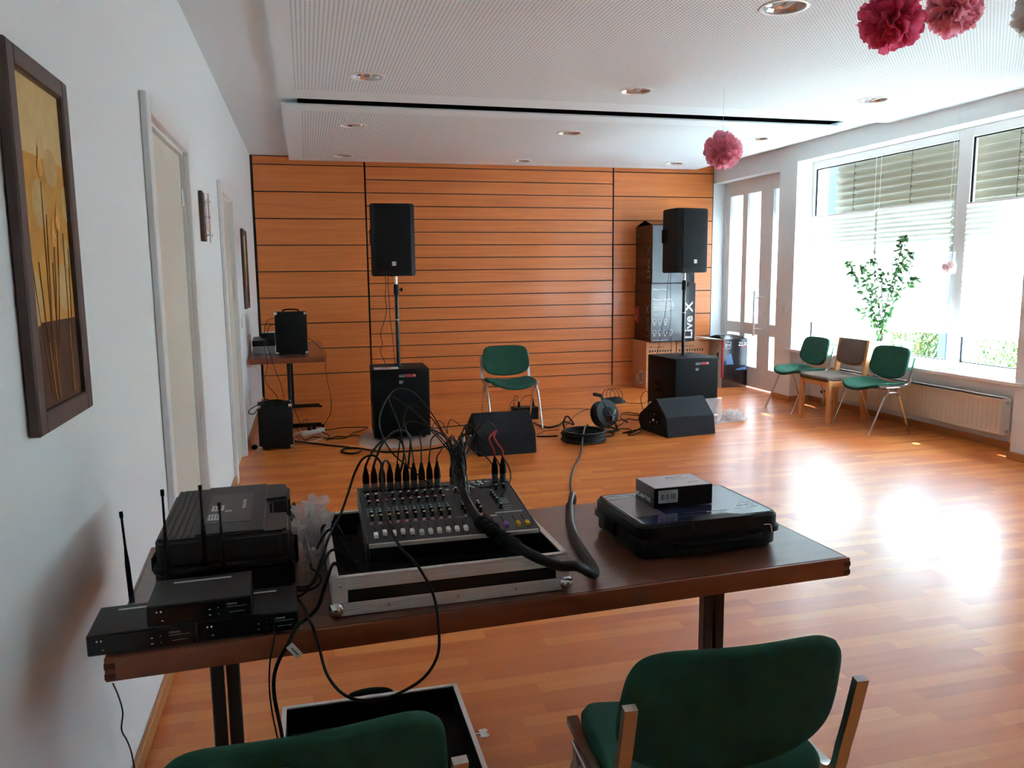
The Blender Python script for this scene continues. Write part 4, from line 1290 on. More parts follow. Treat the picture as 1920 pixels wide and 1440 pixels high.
# ---- flight case tray with the mixing desk
def alu_profile(b, x0, x1, y0, y1, z0, z1, axis, T=None, n=3, side=-1):
    """flat aluminium angle with shallow grooves on its outer face"""
    box(b, x0, x1, y0, y1, z0, z1, bev=.0012, T=T)
def flight_case(name, label, loc, rz, W, D, H, deep=True, lid=False):
    t0 = thing(name, label, 'flight case', loc, rz)
    th = .010
    b = NB()
    box(b, 0, W, 0, D, .004, .004 + th)
    box(b, 0, W, 0, th, .014, H - .004); box(b, 0, W, D - th, D, .014, H - .004)
    box(b, 0, th, th, D - th, .014, H - .004); box(b, W - th, W, th, D - th, .014, H - .004)
    finish(b, 'shell', 'blackboard', t0, smooth=False)
    b = NB(); f = .012
    box(b, th, W - th, th, D - th, .0142, .0142 + f); finish(b, 'foam_lining', 'foam', t0)
    e, r = .0022, .030
    zr = ((.002, .002 + r), (H - r, H)) if not lid else ((H - .018, H),)
    for k, (za, zb) in enumerate(zr):
        nm = 'rim_rail' if zb == H else 'base_rail'
        for (xa, xb, ya, yb) in ((-e, W + e, -e, 0), (-e, W + e, D, D + e), (-e, 0, 0, D), (W, W + e, 0, D)):
            b = NB(); box(b, xa, xb, ya, yb, za, zb, bev=.0008)
            if zb == H:   # folded over the top edge
                if yb <= 0: box(b, xa, xb, -e, th + .002, H - .004, H + .001)
                elif ya >= D: box(b, xa, xb, D - th - .002, D + e, H - .004, H + .001)
                elif xb <= 0: box(b, -e, th + .002, ya, yb, H - .004, H + .001)
                else: box(b, W - th - .002, W + e, ya, yb, H - .004, H + .001)
            # ridges along the profile
            for q in range(3):
                zz = za + (q + 1) * (zb - za) / 4
                if yb <= 0: box(b, xa, xb, -e - .0016, -e, zz - .0022, zz + .0022)
                elif ya >= D: box(b, xa, xb, D + e, D + e + .0016, zz - .0022, zz + .0022)
                elif xb <= 0: box(b, -e - .0008, -e, ya, yb, zz - .0022, zz + .0022)
                else: box(b, W + e, W + e + .0008, ya, yb, zz - .0022, zz + .0022)
            finish(b, nm, 'alu', t0)
    if not lid:
        for x in (0, W):
            for y in (0, D):
                sx, sy = (-1 if x == 0 else 1), (-1 if y == 0 else 1)
                b = NB()
                bmesh.ops.create_uvsphere(b, u_segments=18, v_segments=12, radius=.019, matrix=Matrix.Translation((x - sx * .004, y - sy * .004, .0195)))
                bc = finish(b, 'ball_corner', 'chrome', t0, sharp=2)
                b = NB()
                ya = (y - .0045 if sy < 0 else y + .0015); 
                box(b, *sorted((x + sx * .004, x - sx * .030)), ya, ya + .003, .034, H - .006, bev=.001)
                xa = (x - .0045 if sx < 0 else x + .0015)
                box(b, xa, xa + .003, *sorted((y + sy * .003, y - sy * .030)), .034, H - .006, bev=.001)
                cb = finish(b, 'corner_brace', 'alu', t0)
                b = NB(); cyl(b, (x - sx * .014, ya + (.0 if sy < 0 else .003), H - .018), (x - sx * .014, ya + (-.003 if sy < 0 else .006), H - .018), .004, .002, n=12)
                finish(b, 'rivet', 'chrome', cb)
        for x in (.12, .28, .42):
            if x < W:
                b = NB(); cyl(b, (x, -e - .0008, .018), (x, -e - .003, .018), .0038, .002, n=10); finish(b, 'rivet', 'chrome', t0)
    return t0, th
W, D, H = .55, .51, .092
tray, th = flight_case('flight_case', 'open black flight case tray with aluminium edges under the mixing desk', (.030, 1.738, TZ), math.radians(1.2), W, D, H)
b = NB(); box(b, .09, .505, .13, .49, .0265, .060, bev=.004); finish(b, 'foam_block', 'foam', tray)
b = NB(); prism(b, [(W + .0035, .31), (W + .014, .31), (W + .014, .36), (W + .0035, .36)], .03, .075, 'z'); finish(b, 'butterfly_latch', 'chrome', tray)
# lid on the floor under the table
lid, th = flight_case('flight_case', 'open black flight case lid with silver rim lying on the floor under the table', (-.133, 2.005, 0), 0, .568, .515, .115, lid=True)
b = NB(); box(b, .18, .38, .519, .525, .045, .085, bev=.002); h0 = finish(b, 'handle', 'chrome', lid)
b = NB(); tube(b, [(.20, .525, .085), (.22, .545, .105), (.28, .550, .112), (.34, .545, .105), (.36, .525, .085)], .011, n=10); finish(b, 'grip', 'rubber', h0)
b = NB(); box(b, .571, .574, .20, .25, .055, .105, bev=.001); l0 = finish(b, 'butterfly_latch', 'alu', lid)
b = NB()
M = Matrix.Translation((.590, .235, .098))
box(b, .574, .592, .222, .232, .085, .1, bev=.002)
pts = [(.0, -.02), (.022, -.024), (.03, -.012), (.022, 0), (.03, .012), (.022, .024), (0, .02), (.004, 0)]
prism(b, [(p[0] + .588, p[1] + .228) for p in pts], .096, .0985, 'z')
finish(b, 'latch_wing', 'chrome', l0)

# ---- mixing desk
mix = thing('mixing_desk', 'twelve channel mixing desk with white, purple and yellow fader caps in a flight case tray', 'mixing desk', (.121, 1.865, .862), 0)
TILT = math.atan(.121)
mix.rotation_euler = (TILT, 0, 0)
MW, MD = .416, .352
b = NB(); box(b, .0, MW, .0, MD, -.052, -.0005, bev=.003); finish(b, 'chassis', 'black_plastic', mix)
b = NB(); box(b, -.002, MW + .002, -.004, MD + .002, -.001, .0008, bev=.0005); finish(b, 'top_panel', 'mixer', mix)
b = NB(); box(b, -.003, MW + .003, -.009, -.0042, -.010, .001, bev=.0008); finish(b, 'front_trim', 'alu', mix)
for x in (-.0075, MW + .0025):
    b = NB(); box(b, x, x + .005, -.006, MD + .004, -.05, .003, bev=.002); finish(b, 'end_cheek', 'mixer', mix)
for sx, y in ((0, .30), (0, .06), (1, .30), (1, .06)):
    b = NB(); x = -.0078 if sx == 0 else MW + .0078
    cyl(b, (x, y, -.025), (x + (-.003 if sx == 0 else .003), y, -.025), .004, n=10); finish(b, 'screw', 'chrome', mix)
PX = .0222; X1 = .0165
# printed fields per channel
b = NB()
for i in range(10):
    x = X1 + i * PX
    box(b, x - .0095, x - .001, .150, .207, .0008, .0012)
finish(b, 'printed_field', 'mixer2', mix)
b = NB()
for i in range(11): box(b, X1 + i * PX + PX / 2 - .0005, X1 + i * PX + PX / 2 + .0005, .004, .20, .0008, .0011)
finish(b, 'channel_line', 'blackboard', mix)
def piece(nm, m, f, cache={}):
    """a small part of the desk; repeats share their mesh"""
    key = (nm, m)
    if key not in cache:
        b = NB(); f(b); o = finish(b, nm, m, mix); cache[key] = o.data
        return o
    o = bpy.data.objects.new(nm, cache[key]); COL.objects.link(o); o.parent = mix
    return o
def at_(o, x, y, z=.0008): o.location = (x, y, z)
def knob_f(b): lathe(b, [(.0062, 0), (.0055, .004), (.0042, .0055), (.0038, .0135)], n=12)
def cap_f(b): lathe(b, [(.0036, .0136), (.0034, .0148)], n=12); box(b, -.0005, .0005, 0, .0036, .0148, .0152)
def knob(x, y, capm):
    o = piece('knob', 'blackboard', knob_f); at_(o, x, y)
    b = NB(); lathe(b, [(.0040, .0136), (.0037, .0150)], n=12)
    c = finish(b, 'knob_cap', capm, o)
rnd = random.Random(9)
for i in range(10):
    x = X1 + i * PX
    for y, m in ((.128, 'cream'), (.153, 'label'), (.167, 'teal'), (.224, 'white'), (.272, 'cap')): knob(x, y, m)
    for y in (.190, .207):
        o = piece('small_knob', 'mixer2', knob_f); at_(o, x, y); o.scale = (.7, .7, .8)
for i in range(3):
    x = X1 + (10.9 + i * .92) * PX
    for y, m in ((.128, 'cream'), (.153, 'label'), (.167, 'label'), (.272, 'label')): knob(x, y, m)
for x, y in ((.352, .232), (.353, .215), (.354, .197), (.355, .178), (.357, .138), (.335, .29), (.375, .27), (.398, .275)): knob(x, y, 'label')
def btn(b): box(b, -.0034, .0034, -.0026, .0026, 0, .005, bev=.0006)
for i in range(13):
    x = X1 + (i if i < 10 else i + .9 - (i - 10) * .08) * PX
    o = piece('routing_button', 'label', btn); at_(o, x - .004, .104)
    o = piece('mute_button', 'red', btn); at_(o, x + .006, .104)
    o = piece('pad_button', 'red', btn); at_(o, x + .006, .262)
b = NB(); box(b, X1 - .01, X1 + 12.5 * PX, .0985, .1095, .0008, .0013); finish(b, 'label_strip', 'mixer2', mix)
def slot(b): box(b, -.0011, .0011, -.034, .034, .0, .0006)
def cap(b):
    box(b, -.0052, .0052, -.0095, -.0006, .0, .010, bev=.0018, seg=2); box(b, -.0052, .0052, .0006, .0095, .0, .010, bev=.0018, seg=2); box(b, -.0045, .0045, -.001, .001, 0, .008)
fy = [.026, .036, .030, .034, .030, .020, .022, .022, .022, .022, .022]
for i in range(11):
    x = X1 + i * PX + .001
    o = piece('fader_slot', 'rubber', slot); at_(o, x, .050)
    o = piece('fader_cap', 'cap', cap); at_(o, x, fy[i] + .004, .001)
for x, m, y in ((.318, 'blackboard', .024), (.343, 'purple', .026), (.374, 'yellow', .024), (.398, 'yellow', .024)):
    o = piece('fader_slot', 'rubber', slot); at_(o, x, .052)
    o = piece('fader_cap', m, cap); at_(o, x, y, .001)
b = NB(); box(b, .366, .388, .165, .205, .0008, .0014); finish(b, 'meter_window', 'mixer2', mix)
b = NB(); box(b, .335, .408, .108, .114, .0008, .0013); finish(b, 'name_strip', 'label', mix)
b = NB(); box(b, .318, .336, .092, .100, .0008, .0012); finish(b, 'phones_field', 'label', mix)
for k in range(3):
    b = NB(); box(b, .362, .362 + .03 - k * .006, .150 - k * .012, .1515 - k * .012, .0008, .0012); finish(b, 'fine_print', 'label', mix)
def jack(b): lathe(b, [(.0072, 0), (.0072, .002), (.0045, .003), (.0042, .001)], n=14)
for i in range(12):
    o = piece('jack_socket', 'chrome', jack); at_(o, X1 + i * PX, .292)
for x, y in ((.30, .315), (.32, .315), (.34, .315), (.36, .33), (.30, .335), (.32, .335), (.34, .335), (.284, .30), (.31, .295)):
    o = piece('jack_socket', 'chrome', jack); at_(o, x, y)
for i in range(11):
    o = piece('input_socket', 'blackboard', lambda b: lathe(b, [(.0105, 0), (.0105, .003), (.0095, .004)], n=16)); at_(o, X1 + i * PX, .325)
for x in (.384, .408):
    o = piece('input_socket', 'blackboard', None); at_(o, x, .325)

# ---- cables into the desk
def mixpt(x, y, z=0): 
    v = Matrix.Rotation(TILT, 3, 'X') @ Vector((x, y, z)); return Vector((v.x + .121, v.y + 1.865, v.z + .862))
MT['shell'] = mat('nickel_plug_shell', S(110, 106, 102), .38, 1.0)
def xlr(parent, p, lean=(0, 0), gm='shell'):
    """cable plug standing in a socket: metal shell and rubber boot; returns the boot tip"""
    p = Vector(p); ax = Vector((lean[0], lean[1], 1)).normalized()
    b = NB(); lathe(b, [(.0086, 0), (.0092, .004), (.0092, .018), (.0088, .021)], p, ax, n=14); pl = finish(b, 'plug_shell', gm, parent)
    b = NB(); lathe(b, [(.0092, .021), (.0098, .027), (.0088, .045), (.0055, .058), (.0036, .068), (.003, .070)], p, ax, n=14); finish(b, 'plug_boot', 'rubber', pl)
    return p + ax * .069
multi = thing('multicore_cable', 'thick black multicore cable from the stage coil to the mixing desk with fanned out plugs', 'cable', (0, 0, 0))
# coil on the stage floor
cc = Vector((2.365, 6.66, 0))
rnd = random.Random(4)
b = NB()
pts = []
turns = 13
for i in range(turns * 16):
    a = 2 * PI * i / 16
    k = int(i / 16)
    lay, rad = k % 5, k // 5
    r = .195 - .021 * rad - .006 * rnd.random() + .006 * math.sin(a * .5 + k)
    pts.append((cc.x + r * math.cos(a), cc.y + r * math.sin(a) * 1.0, .011 + lay * .0185 + .004 * rnd.random()))
tube(b, pts, .0092, n=8, k=2)
finish(b, 'coil', 'cable', multi)
b = NB()
floor_pts = [(2.607, 7.194, 0.012), (2.456, 6.836, 0.012), (2.292, 6.404, 0.012), (2.113, 6.034, 0.012), (1.915, 5.627, 0.012), (1.771, 5.263, 0.012), (1.668, 4.935, 0.012)]
floor_pts[0] = (cc.x + .10, cc.y + .16, .105); floor_pts[1] = (cc.x + .02, cc.y + .02, .115); floor_pts[2] = (cc.x - .09, cc.y - .22, .06)
floor_pts[3] = (2.14, 6.10, .0095)
floor_pts = [Vector(p) for p in floor_pts]
for p in floor_pts[4:]: p.z = .0095
run = floor_pts + [Vector(p) for p in ((1.53, 4.50, .03), (1.32, 3.85, .15), (1.08, 3.15, .38), (.92, 2.70, .60), (.862, 2.53, .70), (.845, 2.475, .748), (.828, 2.445, .770), (.812, 2.41, .768), (.790, 2.36, .757))]
tube(b, run, .0088, n=10)
finish(b, 'trunk', 'cable_grey', multi)
b = NB()
tp = [(.790, 2.36, .757), (.760, 2.27, .7545), (.735, 2.19, .7545), (.715, 2.10, .7545), (.697, 2.00, .7545), (.685, 1.90, .755), (.672, 1.82, .760), (.645, 1.745, .775)] + [(0.588, 1.700, 0.816), (0.546, 1.700, 0.822)] + [(0.497, 1.712, 0.841)] + [(0.474, 1.745, 0.848)] + [(0.449, 1.785, 0.858)]
tube(b, tp, .0125, n=12)
finish(b, 'sleeved_trunk', 'cable', multi)
b = NB()
sp = catmull([(0.463, 1.765, 0.853)] + [(0.440, 1.800, 0.863)] + [(0.415, 1.840, 0.874)] + [(0.393, 1.885, 0.887)], 6)
tube(b, sp, .0155, n=12, raw=True)
for i in range(2, len(sp) - 2, 2):
    t_ = (sp[i + 1] - sp[i]).normalized()
    cyl(b, sp[i] - t_ * .0016, sp[i] + t_ * .0016, .0178, n=14)
finish(b, 'strain_relief', 'rubber', multi)
b = NB(); tube(b, [(0.394, 1.880, 0.886)] + [(0.384, 1.925, 0.902)] + [(0.377, 1.975, 0.923)] + [(0.376, 2.040, 0.950)], .0125, n=10, taper=(1, .8)); finish(b, 'fan_out_sleeve', 'cable', multi)
plug_x = [753, 769, 785, 801, 817, 835, 867]
rnd = random.Random(12)
tops = []
for i in range(7):
    p = mixpt(X1 + (i + 4 if i < 6 else 7.9 + .0) * PX, .325, .004)
    if i == 6: p = mixpt(X1 + 11 * PX, .325, .004)
    tops.append(xlr(multi, p))
def tail(pts, m='cable', r=.0021, parent=multi, nm='tail'):
    b = NB(); tube(b, pts, r, n=6, k=7); return finish(b, nm, m, parent)
hub = Vector((.376, 2.06, .975))
apex = [(.27, 2.24, 1.13, .36), (.22, 2.30, 1.15, .33), (.26, 2.26, 1.075, .345), (.30, 2.23, 1.05, .36), (.335, 2.25, 1.03, .37), (.37, 2.22, 1.02, .38), (.42, 2.20, 1.06, .40)]
for i, tp_ in enumerate(tops):
    ax_, ay_, az_, rx = apex[i]
    o = hub + Vector((rnd.uniform(-.012, .012), rnd.uniform(-.008, .008), rnd.uniform(-.02, .01)))
    start = Vector((.380 + rnd.uniform(-.008, .008), 2.0 + rnd.uniform(-.01, .01), .938))
    tail([start, o, o + Vector((-.005, .03, .04)), Vector(((ax_ + rx) / 2 + .01, ay_ - .04, (az_ + 1.03) / 2 + .02)), Vector((ax_, ay_, az_)), Vector(((ax_ * .35 + tp_.x * .65), ay_ * .3 + tp_.y * .7, az_ * .55 + tp_.z * .45)), tp_ + Vector((0, 0, .012)), tp_])
# loose loops of the fan-out
for k in range(10):
    s = Vector((.378 + rnd.uniform(-.01, .01), 1.985 + rnd.uniform(-.02, .02), .935))
    a = Vector((rnd.uniform(-.03, .03), rnd.uniform(.0, .05), rnd.uniform(.05, .075)))
    q = hub + a
    tail([s, hub + Vector((rnd.uniform(-.02, .02), rnd.uniform(-.015, .015), 0)), q, q + Vector((rnd.uniform(-.03, .03), .02, .012)), hub + Vector((rnd.uniform(-.022, .022), rnd.uniform(-.02, .02), .012)), s + Vector((rnd.uniform(-.012, .012), .02, .012))], 'cable_grey' if k % 2 else 'cable')
for pts in ([(.376, 2.06, .985), (.345, 2.19, 1.08), (.29, 2.28, 1.16), (.23, 2.27, 1.17), (.18, 2.2, 1.10), (.205, 2.17, 1.02), (.26, 2.12, .97), (.30, 2.10, .935)],
            [(.380, 2.05, .985), (.40, 2.16, 1.04), (.45, 2.22, 1.03), (.505, 2.20, 1.0), (.535, 2.16, .96), (.535, 2.12, .925), (.49, 2.04, .90)],
            [(.378, 2.04, .98), (.42, 2.15, 1.0), (.47, 2.19, .985), (.50, 2.19, .95), (.50, 2.17, .915)],
            [(.385, 2.03, .95), (.415, 2.06, .935), (.455, 2.09, .915), (.50, 2.11, .912)],
            [(.383, 2.03, .955), (.40, 2.14, 1.03), (.425, 2.19, 1.075), (.46, 2.18, 1.04), (.50, 2.15, .98), (.52, 2.16, .94)]):
    tail(pts, 'cable')
# two red tails
rp = []
for x in (.384, .408):
    rp.append(xlr(multi, mixpt(x, .325, .004)))
for tp_, bx in zip(rp, (-.012, -.022)):
    tail([tp_, tp_ + Vector((-.001, 0, .02)), tp_ + Vector((bx, .012, .055)), Vector((.520, 2.225, 1.045))], 'cable_red', .0032, nm='red_tail')
tail([(.520, 2.225, 1.045), (.512, 2.24, 1.06), (.49, 2.28, 1.06), (.46, 2.33, .98), (.44, 2.36, .88), (.43, 2.38, .76)], 'cable_grey', .003)

# microphone cables from the radio receivers
def cable(label, pts, r=.0032, m='cable', name='audio_cable', grp=None, k=7, n=8, cat='cable'):
    b = NB(); tube(b, pts, r, n=n, k=k)
    return tag(finish(b, name, m), label, cat, grp)
def mic_cable(label, idx, pts, r=.0034):
    t0 = thing('audio_cable', label, 'cable', (0, 0, 0), 0, 'cables between receivers and desk')
    tip = xlr(t0, mixpt(X1 + idx * PX, .325, .004))
    b = NB(); tube(b, [tip] + [Vector(p) for p in pts], r, n=8, k=7); finish(b, 'cord', 'cable', t0)
    return t0
mic_cable('black cable in the first desk input, arching to the right behind the desk', 0, [(.145, 2.19, .99), (.165, 2.215, 1.015), (.20, 2.25, 1.035), (.24, 2.27, 1.03), (.255, 2.27, .99), (.24, 2.262, .93), (.21, 2.285, .85), (.18, 2.33, .755), (.10, 2.33, .7475)])
mic_cable('black cable in the second desk input, arching high over the first plugs', 1, [(.168, 2.195, .992), (.19, 2.22, 1.03), (.235, 2.26, 1.055), (.275, 2.29, 1.03), (.27, 2.30, .95), (.25, 2.30, .85), (.26, 2.32, .757), (.36, 2.33, .7475)])
mic_cable('black cable in the third desk input, arching left and down to the receivers', 2, [(.178, 2.19, .985), (.16, 2.19, 1.003), (.13, 2.17, 1.0), (.105, 2.15, .965), (.085, 2.12, .92), (.06, 2.06, .88), (.028, 1.97, .853), (-.005, 1.88, .80), (-.035, 1.835, .768), (-.07, 1.845, .757), (-.12, 1.87, .757)])
mic_cable('black cable in the fourth desk input, running over the desk, hanging below the table', 3, [(.195, 2.18, .988), (.183, 2.155, .985), (.176, 2.12, .955), (.175, 2.05, .915), (.172, 1.96, .900), (.172, 1.90, .890), (.176, 1.85, .882), (.188, 1.79, .868), (.212, 1.735, .852), (.236, 1.695, .815), (.248, 1.679, .775), (.252, 1.672, .73), (.249, 1.668, .66), (.215, 1.668, .607), (.152, 1.672, .574), (.10, 1.672, .567), (.045, 1.672, .588), (.008, 1.668, .642), (-.008, 1.664, .715), (-.018, 1.667, .757), (-.028, 1.71, .760), (-.037, 1.78, .757), (-.06, 1.84, .757), (-.12, 1.875, .757)])
t0 = thing('audio_cable', 'black cable with a white tag hanging over the table edge into the floor lid', 'cable', (0, 0, 0), 0, None)
b = NB(); tube(b, [(.10, 1.93, .775), (.06, 1.87, .79), (.034, 1.80, .845), (.012, 1.765, .81), (-.005, 1.75, .768), (-.030, 1.715, .757), (-.052, 1.680, .757), (-.066, 1.653, .74), (-.095, 1.645, .69), (-.104, 1.655, .63), (-.097, 1.70, .52), (-.092, 1.80, .38), (-.08, 1.95, .22), (-.06, 2.07, .13), (-.02, 2.12, .045), (.06, 2.16, .032)], .0042, n=8); finish(b, 'cord', 'cable', t0)
b = NB(); tube(b, [(-.104, 1.79, .755), (-.100, 1.70, .757), (-.098, 1.655, .744), (-.108, 1.640, .70), (-.112, 1.650, .62), (-.105, 1.70, .50), (-.097, 1.81, .36), (-.085, 1.96, .20), (-.065, 2.08, .12), (-.03, 2.14, .033)], .0018, n=6); finish(b, 'thin_cord', 'cable', t0)
b = NB(); box(b, -.008, .008, -.0012, .0012, -.034, 0, bev=.0008, T=Matrix.Translation((-.068, 1.640, .735)) @ Matrix.Rotation(math.radians(-38), 4, 'Y')); tg = finish(b, 'tag', 'white', t0)
b = NB(); box(b, -.001, .001, -.0022, -.0013, -.028, -.008, T=Matrix.Translation((-.068, 1.640, .735)) @ Matrix.Rotation(math.radians(-38), 4, 'Y')); finish(b, 'tag_print', 'ink', tg)
cable('short black cable looping behind the right receiver', [(-.20, 1.895, .757), (-.10, 1.875, .766), (-.03, 1.86, .764), (.0, 1.90, .762), (.0, 1.955, .764), (-.02, 1.99, .78), (.012, 2.02, .835), (.034, 2.04, .849), (.06, 2.03, .825), (.085, 1.97, .783), (.10, 2.0, .772)], .0034)
cable('black cable running from the receivers over the left rim of the case tray', [(-.16, 1.882, .7565), (-.09, 1.862, .776), (-.02, 1.835, .785), (.008, 1.865, .82), (.034, 1.885, .848), (.07, 1.885, .82), (.11, 1.88, .778), (.16, 1.855, .772), (.26, 1.80, .772)], .0034)
cable('stub of black cable crossing the left rim of the case tray near the bag', [(-.03, 2.05, .775), (-.005, 2.075, .81), (.02, 2.10, .845), (.044, 2.11, .846), (.07, 2.12, .80), (.09, 2.16, .775)], .0038)

# ---- radio receivers
def receiver(label, loc, ants, marks=True):
    t0 = thing('radio_receiver', label, 'receiver', loc, math.radians(2.2), 'wireless microphone receivers')
    W, D, H = .205, .150, .044
    b = NB(); box(b, 0, W, 0, D, 0, H, bev=.0022); finish(b, 'housing', 'black_plastic', t0)
    b = NB(); box(b, .003, W - .003, -.003, 0, .003, H - .003, bev=.001); fp = finish(b, 'front_panel', 'screen', t0)
    b = NB(); box(b, .055, .090, -.0035, -.003, .016, .034); finish(b, 'display', 'screen', fp)
    for (x, z, w) in ((.028, .012, .004), (.120, .012, .004), (.120, .024, .004), (.138, .012, .0015), (.138, .026, .0015)):
        b = NB(); box(b, x, x + w, -.0036, -.003, z, z + .0015); finish(b, 'marking', 'inkw', fp)
    for x in (.02, .028):
        b = NB(); cyl(b, (x, -.004, .032), (x, -.003, .032), .002, n=8); finish(b, 'indicator', 'inkw', fp)
    text('t.bone', .0085, plane_M((.155, -.0034, .030), (1, 0, 0), (0, 0, 1)), 'label', fp, ext=.0001)
    b = NB(); box(b, .155, .195, -.0036, -.003, .0255, .0262); box(b, .160, .190, -.0036, -.003, .014, .0146); finish(b, 'fine_print', 'label', fp)
    b = NB(); box(b, .04, .16, D - .030, D - .022, H, H + .0006); finish(b, 'label_strip', 'label', t0)
    b = NB(); box(b, .0, W, D - .002, D + .002, .004, H - .004); rp_ = finish(b, 'rear_panel', 'rubber', t0)
    return t0
def antenna(parent, p0, p1):
    b = NB()
    p0 = Vector(p0) ; p1 = Vector(p1)
    d = p1 - p0
    rr = [(.0062, 0), (.0055, .25), (.0054, .42), (.0028, .62), (.0026, .93), (.0042, .94), (.0042, 1.0)]
    lathe(b, [(r, h * d.length) for r, h in rr], p0, d, n=12)
    M = parent.matrix_basis.inverted()
    bmesh.ops.transform(b, matrix=M, verts=b.verts[:])
    return finish(b, 'antenna', 'rubber', parent)
def place(o): 
    o.matrix_basis = Matrix.LocRotScale(o.location, o.rotation_euler, None)
r1 = receiver('black radio receiver lowest on the left, jutting over the table corner', (-.461, 1.683, TZ), 0)
r2 = receiver('black radio receiver on the right, partly under the top one', (-.252, 1.694, TZ), 0)
r3 = receiver('black radio receiver lying on top of the two others', (-.347, 1.690, TZ + .0455), 0)
A = [(-0.416, 1.855, 0.990), (-0.408, 1.855, 0.780), (-0.329, 1.855, 1.033), (-0.330, 1.855, 0.815), (-0.250, 1.855, 1.037), (-0.249, 1.855, 0.850), (-0.212, 1.855, 0.994), (-0.210, 1.855, 0.839)]
antenna(r1, A[1], A[0]); antenna(r1, A[3], A[2]); antenna(r3, A[5], A[4]); antenna(r2, A[7], A[6])

# ---- black equipment case at the left
t0 = thing('equipment_case', 'large black ribbed plastic case with stickers on its lid, left on the table', 'case', (-.222, 2.165, TZ), math.radians(1.5))
W, D, H = .315, .47, .150
def notch(w, d, r, nw, nd):
    base = [(-w / 2 + r, -d / 2), (w / 2 - r, -d / 2), (w / 2, -d / 2 + r), (w / 2, -nw), (w / 2 - nd, -nw + .008), (w / 2 - nd, nw - .008), (w / 2, nw), (w / 2, d / 2 - r), (w / 2 - r, d / 2), (-w / 2 + r, d / 2), (-w / 2, d / 2 - r), (-w / 2, -d / 2 + r)]
    return base
b = NB(); vs = prism(b, notch(W, D, .02, .07, .05), .0, .070, 'z'); bmesh.ops.bevel(b, geom=list({e for v in vs for e in v.link_edges}), offset=.007, segments=2, affect='EDGES'); finish(b, 'lower_shell', 'black_plastic', t0)
b = NB(); vs = prism(b, notch(W + .008, D + .008, .022, .068, .048), .066, .084, 'z'); bmesh.ops.bevel(b, geom=list({e for v in vs for e in v.link_edges}), offset=.004, segments=1, affect='EDGES'); finish(b, 'seam_flange', 'black_plastic', t0)
MT['casegrey'] = mat('charcoal_plastic', S(44, 40, 40), .5, bump=.08, bscale=400, spec=.3)
b = NB(); vs = prism(b, notch(W - .006, D - .006, .02, .07, .055), .082, H, 'z'); bmesh.ops.bevel(b, geom=list({e for v in vs for e in v.link_edges}), offset=.010, segments=3, affect='EDGES'); ld = finish(b, 'lid', 'casegrey', t0)
for i in range(5):
    x = -.142 + i * .0155
    b = NB(); tube(b, [(x, -.215, H - .003), (x, 0, H - .0015), (x, .215, H - .003)], .0052, n=8, k=3); finish(b, 'rib', 'casegrey', ld)
b = NB(); box(b, -.066, .092, -.218, .222, H, H + .004, bev=.002); 
finish(b, 'raised_panel', 'casegrey', ld)
b = NB(); box(b, -.052, .058, -.14, .13, H + .004, H + .0048); dl = finish(b, 'grey_label', 'mixer', ld)
for (x0, x1, y0, y1) in ((-.043, -.013, -.03, .02), (-.046, -.018, -.11, -.06), (-.008, .008, -.045, -.03), (.033, .041, -.02, .06)):
    b = NB(); box(b, x0, x1, y0, y1, H + .0048, H + .0053); s_ = finish(b, 'sticker', 'label', dl)
    b = NB()
    for k in range(3): box(b, x0 + (x1 - x0) * (.2 + .25 * k), x0 + (x1 - x0) * (.28 + .25 * k), y0 + .15 * (y1 - y0), y1 - .15 * (y1 - y0), H + .0053, H + .0055)
    finish(b, 'fine_print', 'ink', s_)
b = NB(); tube(b, [(W / 2 - .008, -.078, .075), (W / 2 + .004, -.05, .075), (W / 2 + .006, 0, .075), (W / 2 + .004, .05, .075), (W / 2 - .008, .078, .075)], .011, n=10, k=4); finish(b, 'handle', 'rubber', t0)
for y in (-.15, .15):
    b = NB(); box(b, W / 2 + .002, W / 2 + .012, y - .025, y + .025, .045, .105, bev=.004); finish(b, 'latch', 'rubber', t0)
    b = NB(); box(b, -W / 2 - .014, -W / 2 - .002, y - .025, y + .025, .055, .095, bev=.005); finish(b, 'hinge', 'rubber', t0)

MT['boxtop'] = mat('satin_grey_print', S(236, 226, 230), .25)
MT['lid_reflection'] = mat('painted_lid_reflection', S(112, 92, 96), .3, coat=.6)  # tone of a reflection, put into the colour
MT['shell'] = mat('nickel_plug_shell', S(120, 116, 112), .35, 1.0)
# ---- flat black case at the right, small carton on top
t0 = thing('equipment_case', 'flat black plastic case with a glossy dark blue label, right on the table', 'case', (1.028, 2.035, TZ), math.radians(2))
W, D, H = .435, .325, .096
b = NB(); vs = prism(b, rrect(W - .012, D - .012, .035, 3), .0, .045, 'z'); bmesh.ops.bevel(b, geom=[e for e in b.edges if all(v.co.z < .001 for v in e.verts)], offset=.010, segments=2, affect='EDGES'); finish(b, 'lower_shell', 'black_plastic', t0)
b = NB(); prism(b, rrect(W + .006, D + .006, .036, 4), .0445, .058, 'z'); finish(b, 'seam_flange', 'black_plastic', t0)
b = NB(); vs = prism(b, rrect(W - .008, D - .008, .03, 4), .058, H, 'z'); bmesh.ops.bevel(b, geom=[e for e in b.edges if all(v.co.z > H - .001 for v in e.verts)], offset=.007, segments=3, affect='EDGES'); ld = finish(b, 'lid', 'black_plastic', t0)
b = NB(); prism(b, rrect(W - .04, D - .04, .012, 3), H, H + .0012, 'z'); lb = finish(b, 'lid_label', 'blue', ld)
b = NB(); box(b, -.195, -.10, -.08, .13, H + .0012, H + .0015); finish(b, 'painted_reflection', MT['lid_reflection'], lb)  # brownish reflection painted as a patch on the glossy label
b = NB(); box(b, -.19, -.12, .10, .118, H + .0016, H + .0019); finish(b, 'white_field', 'label', lb)
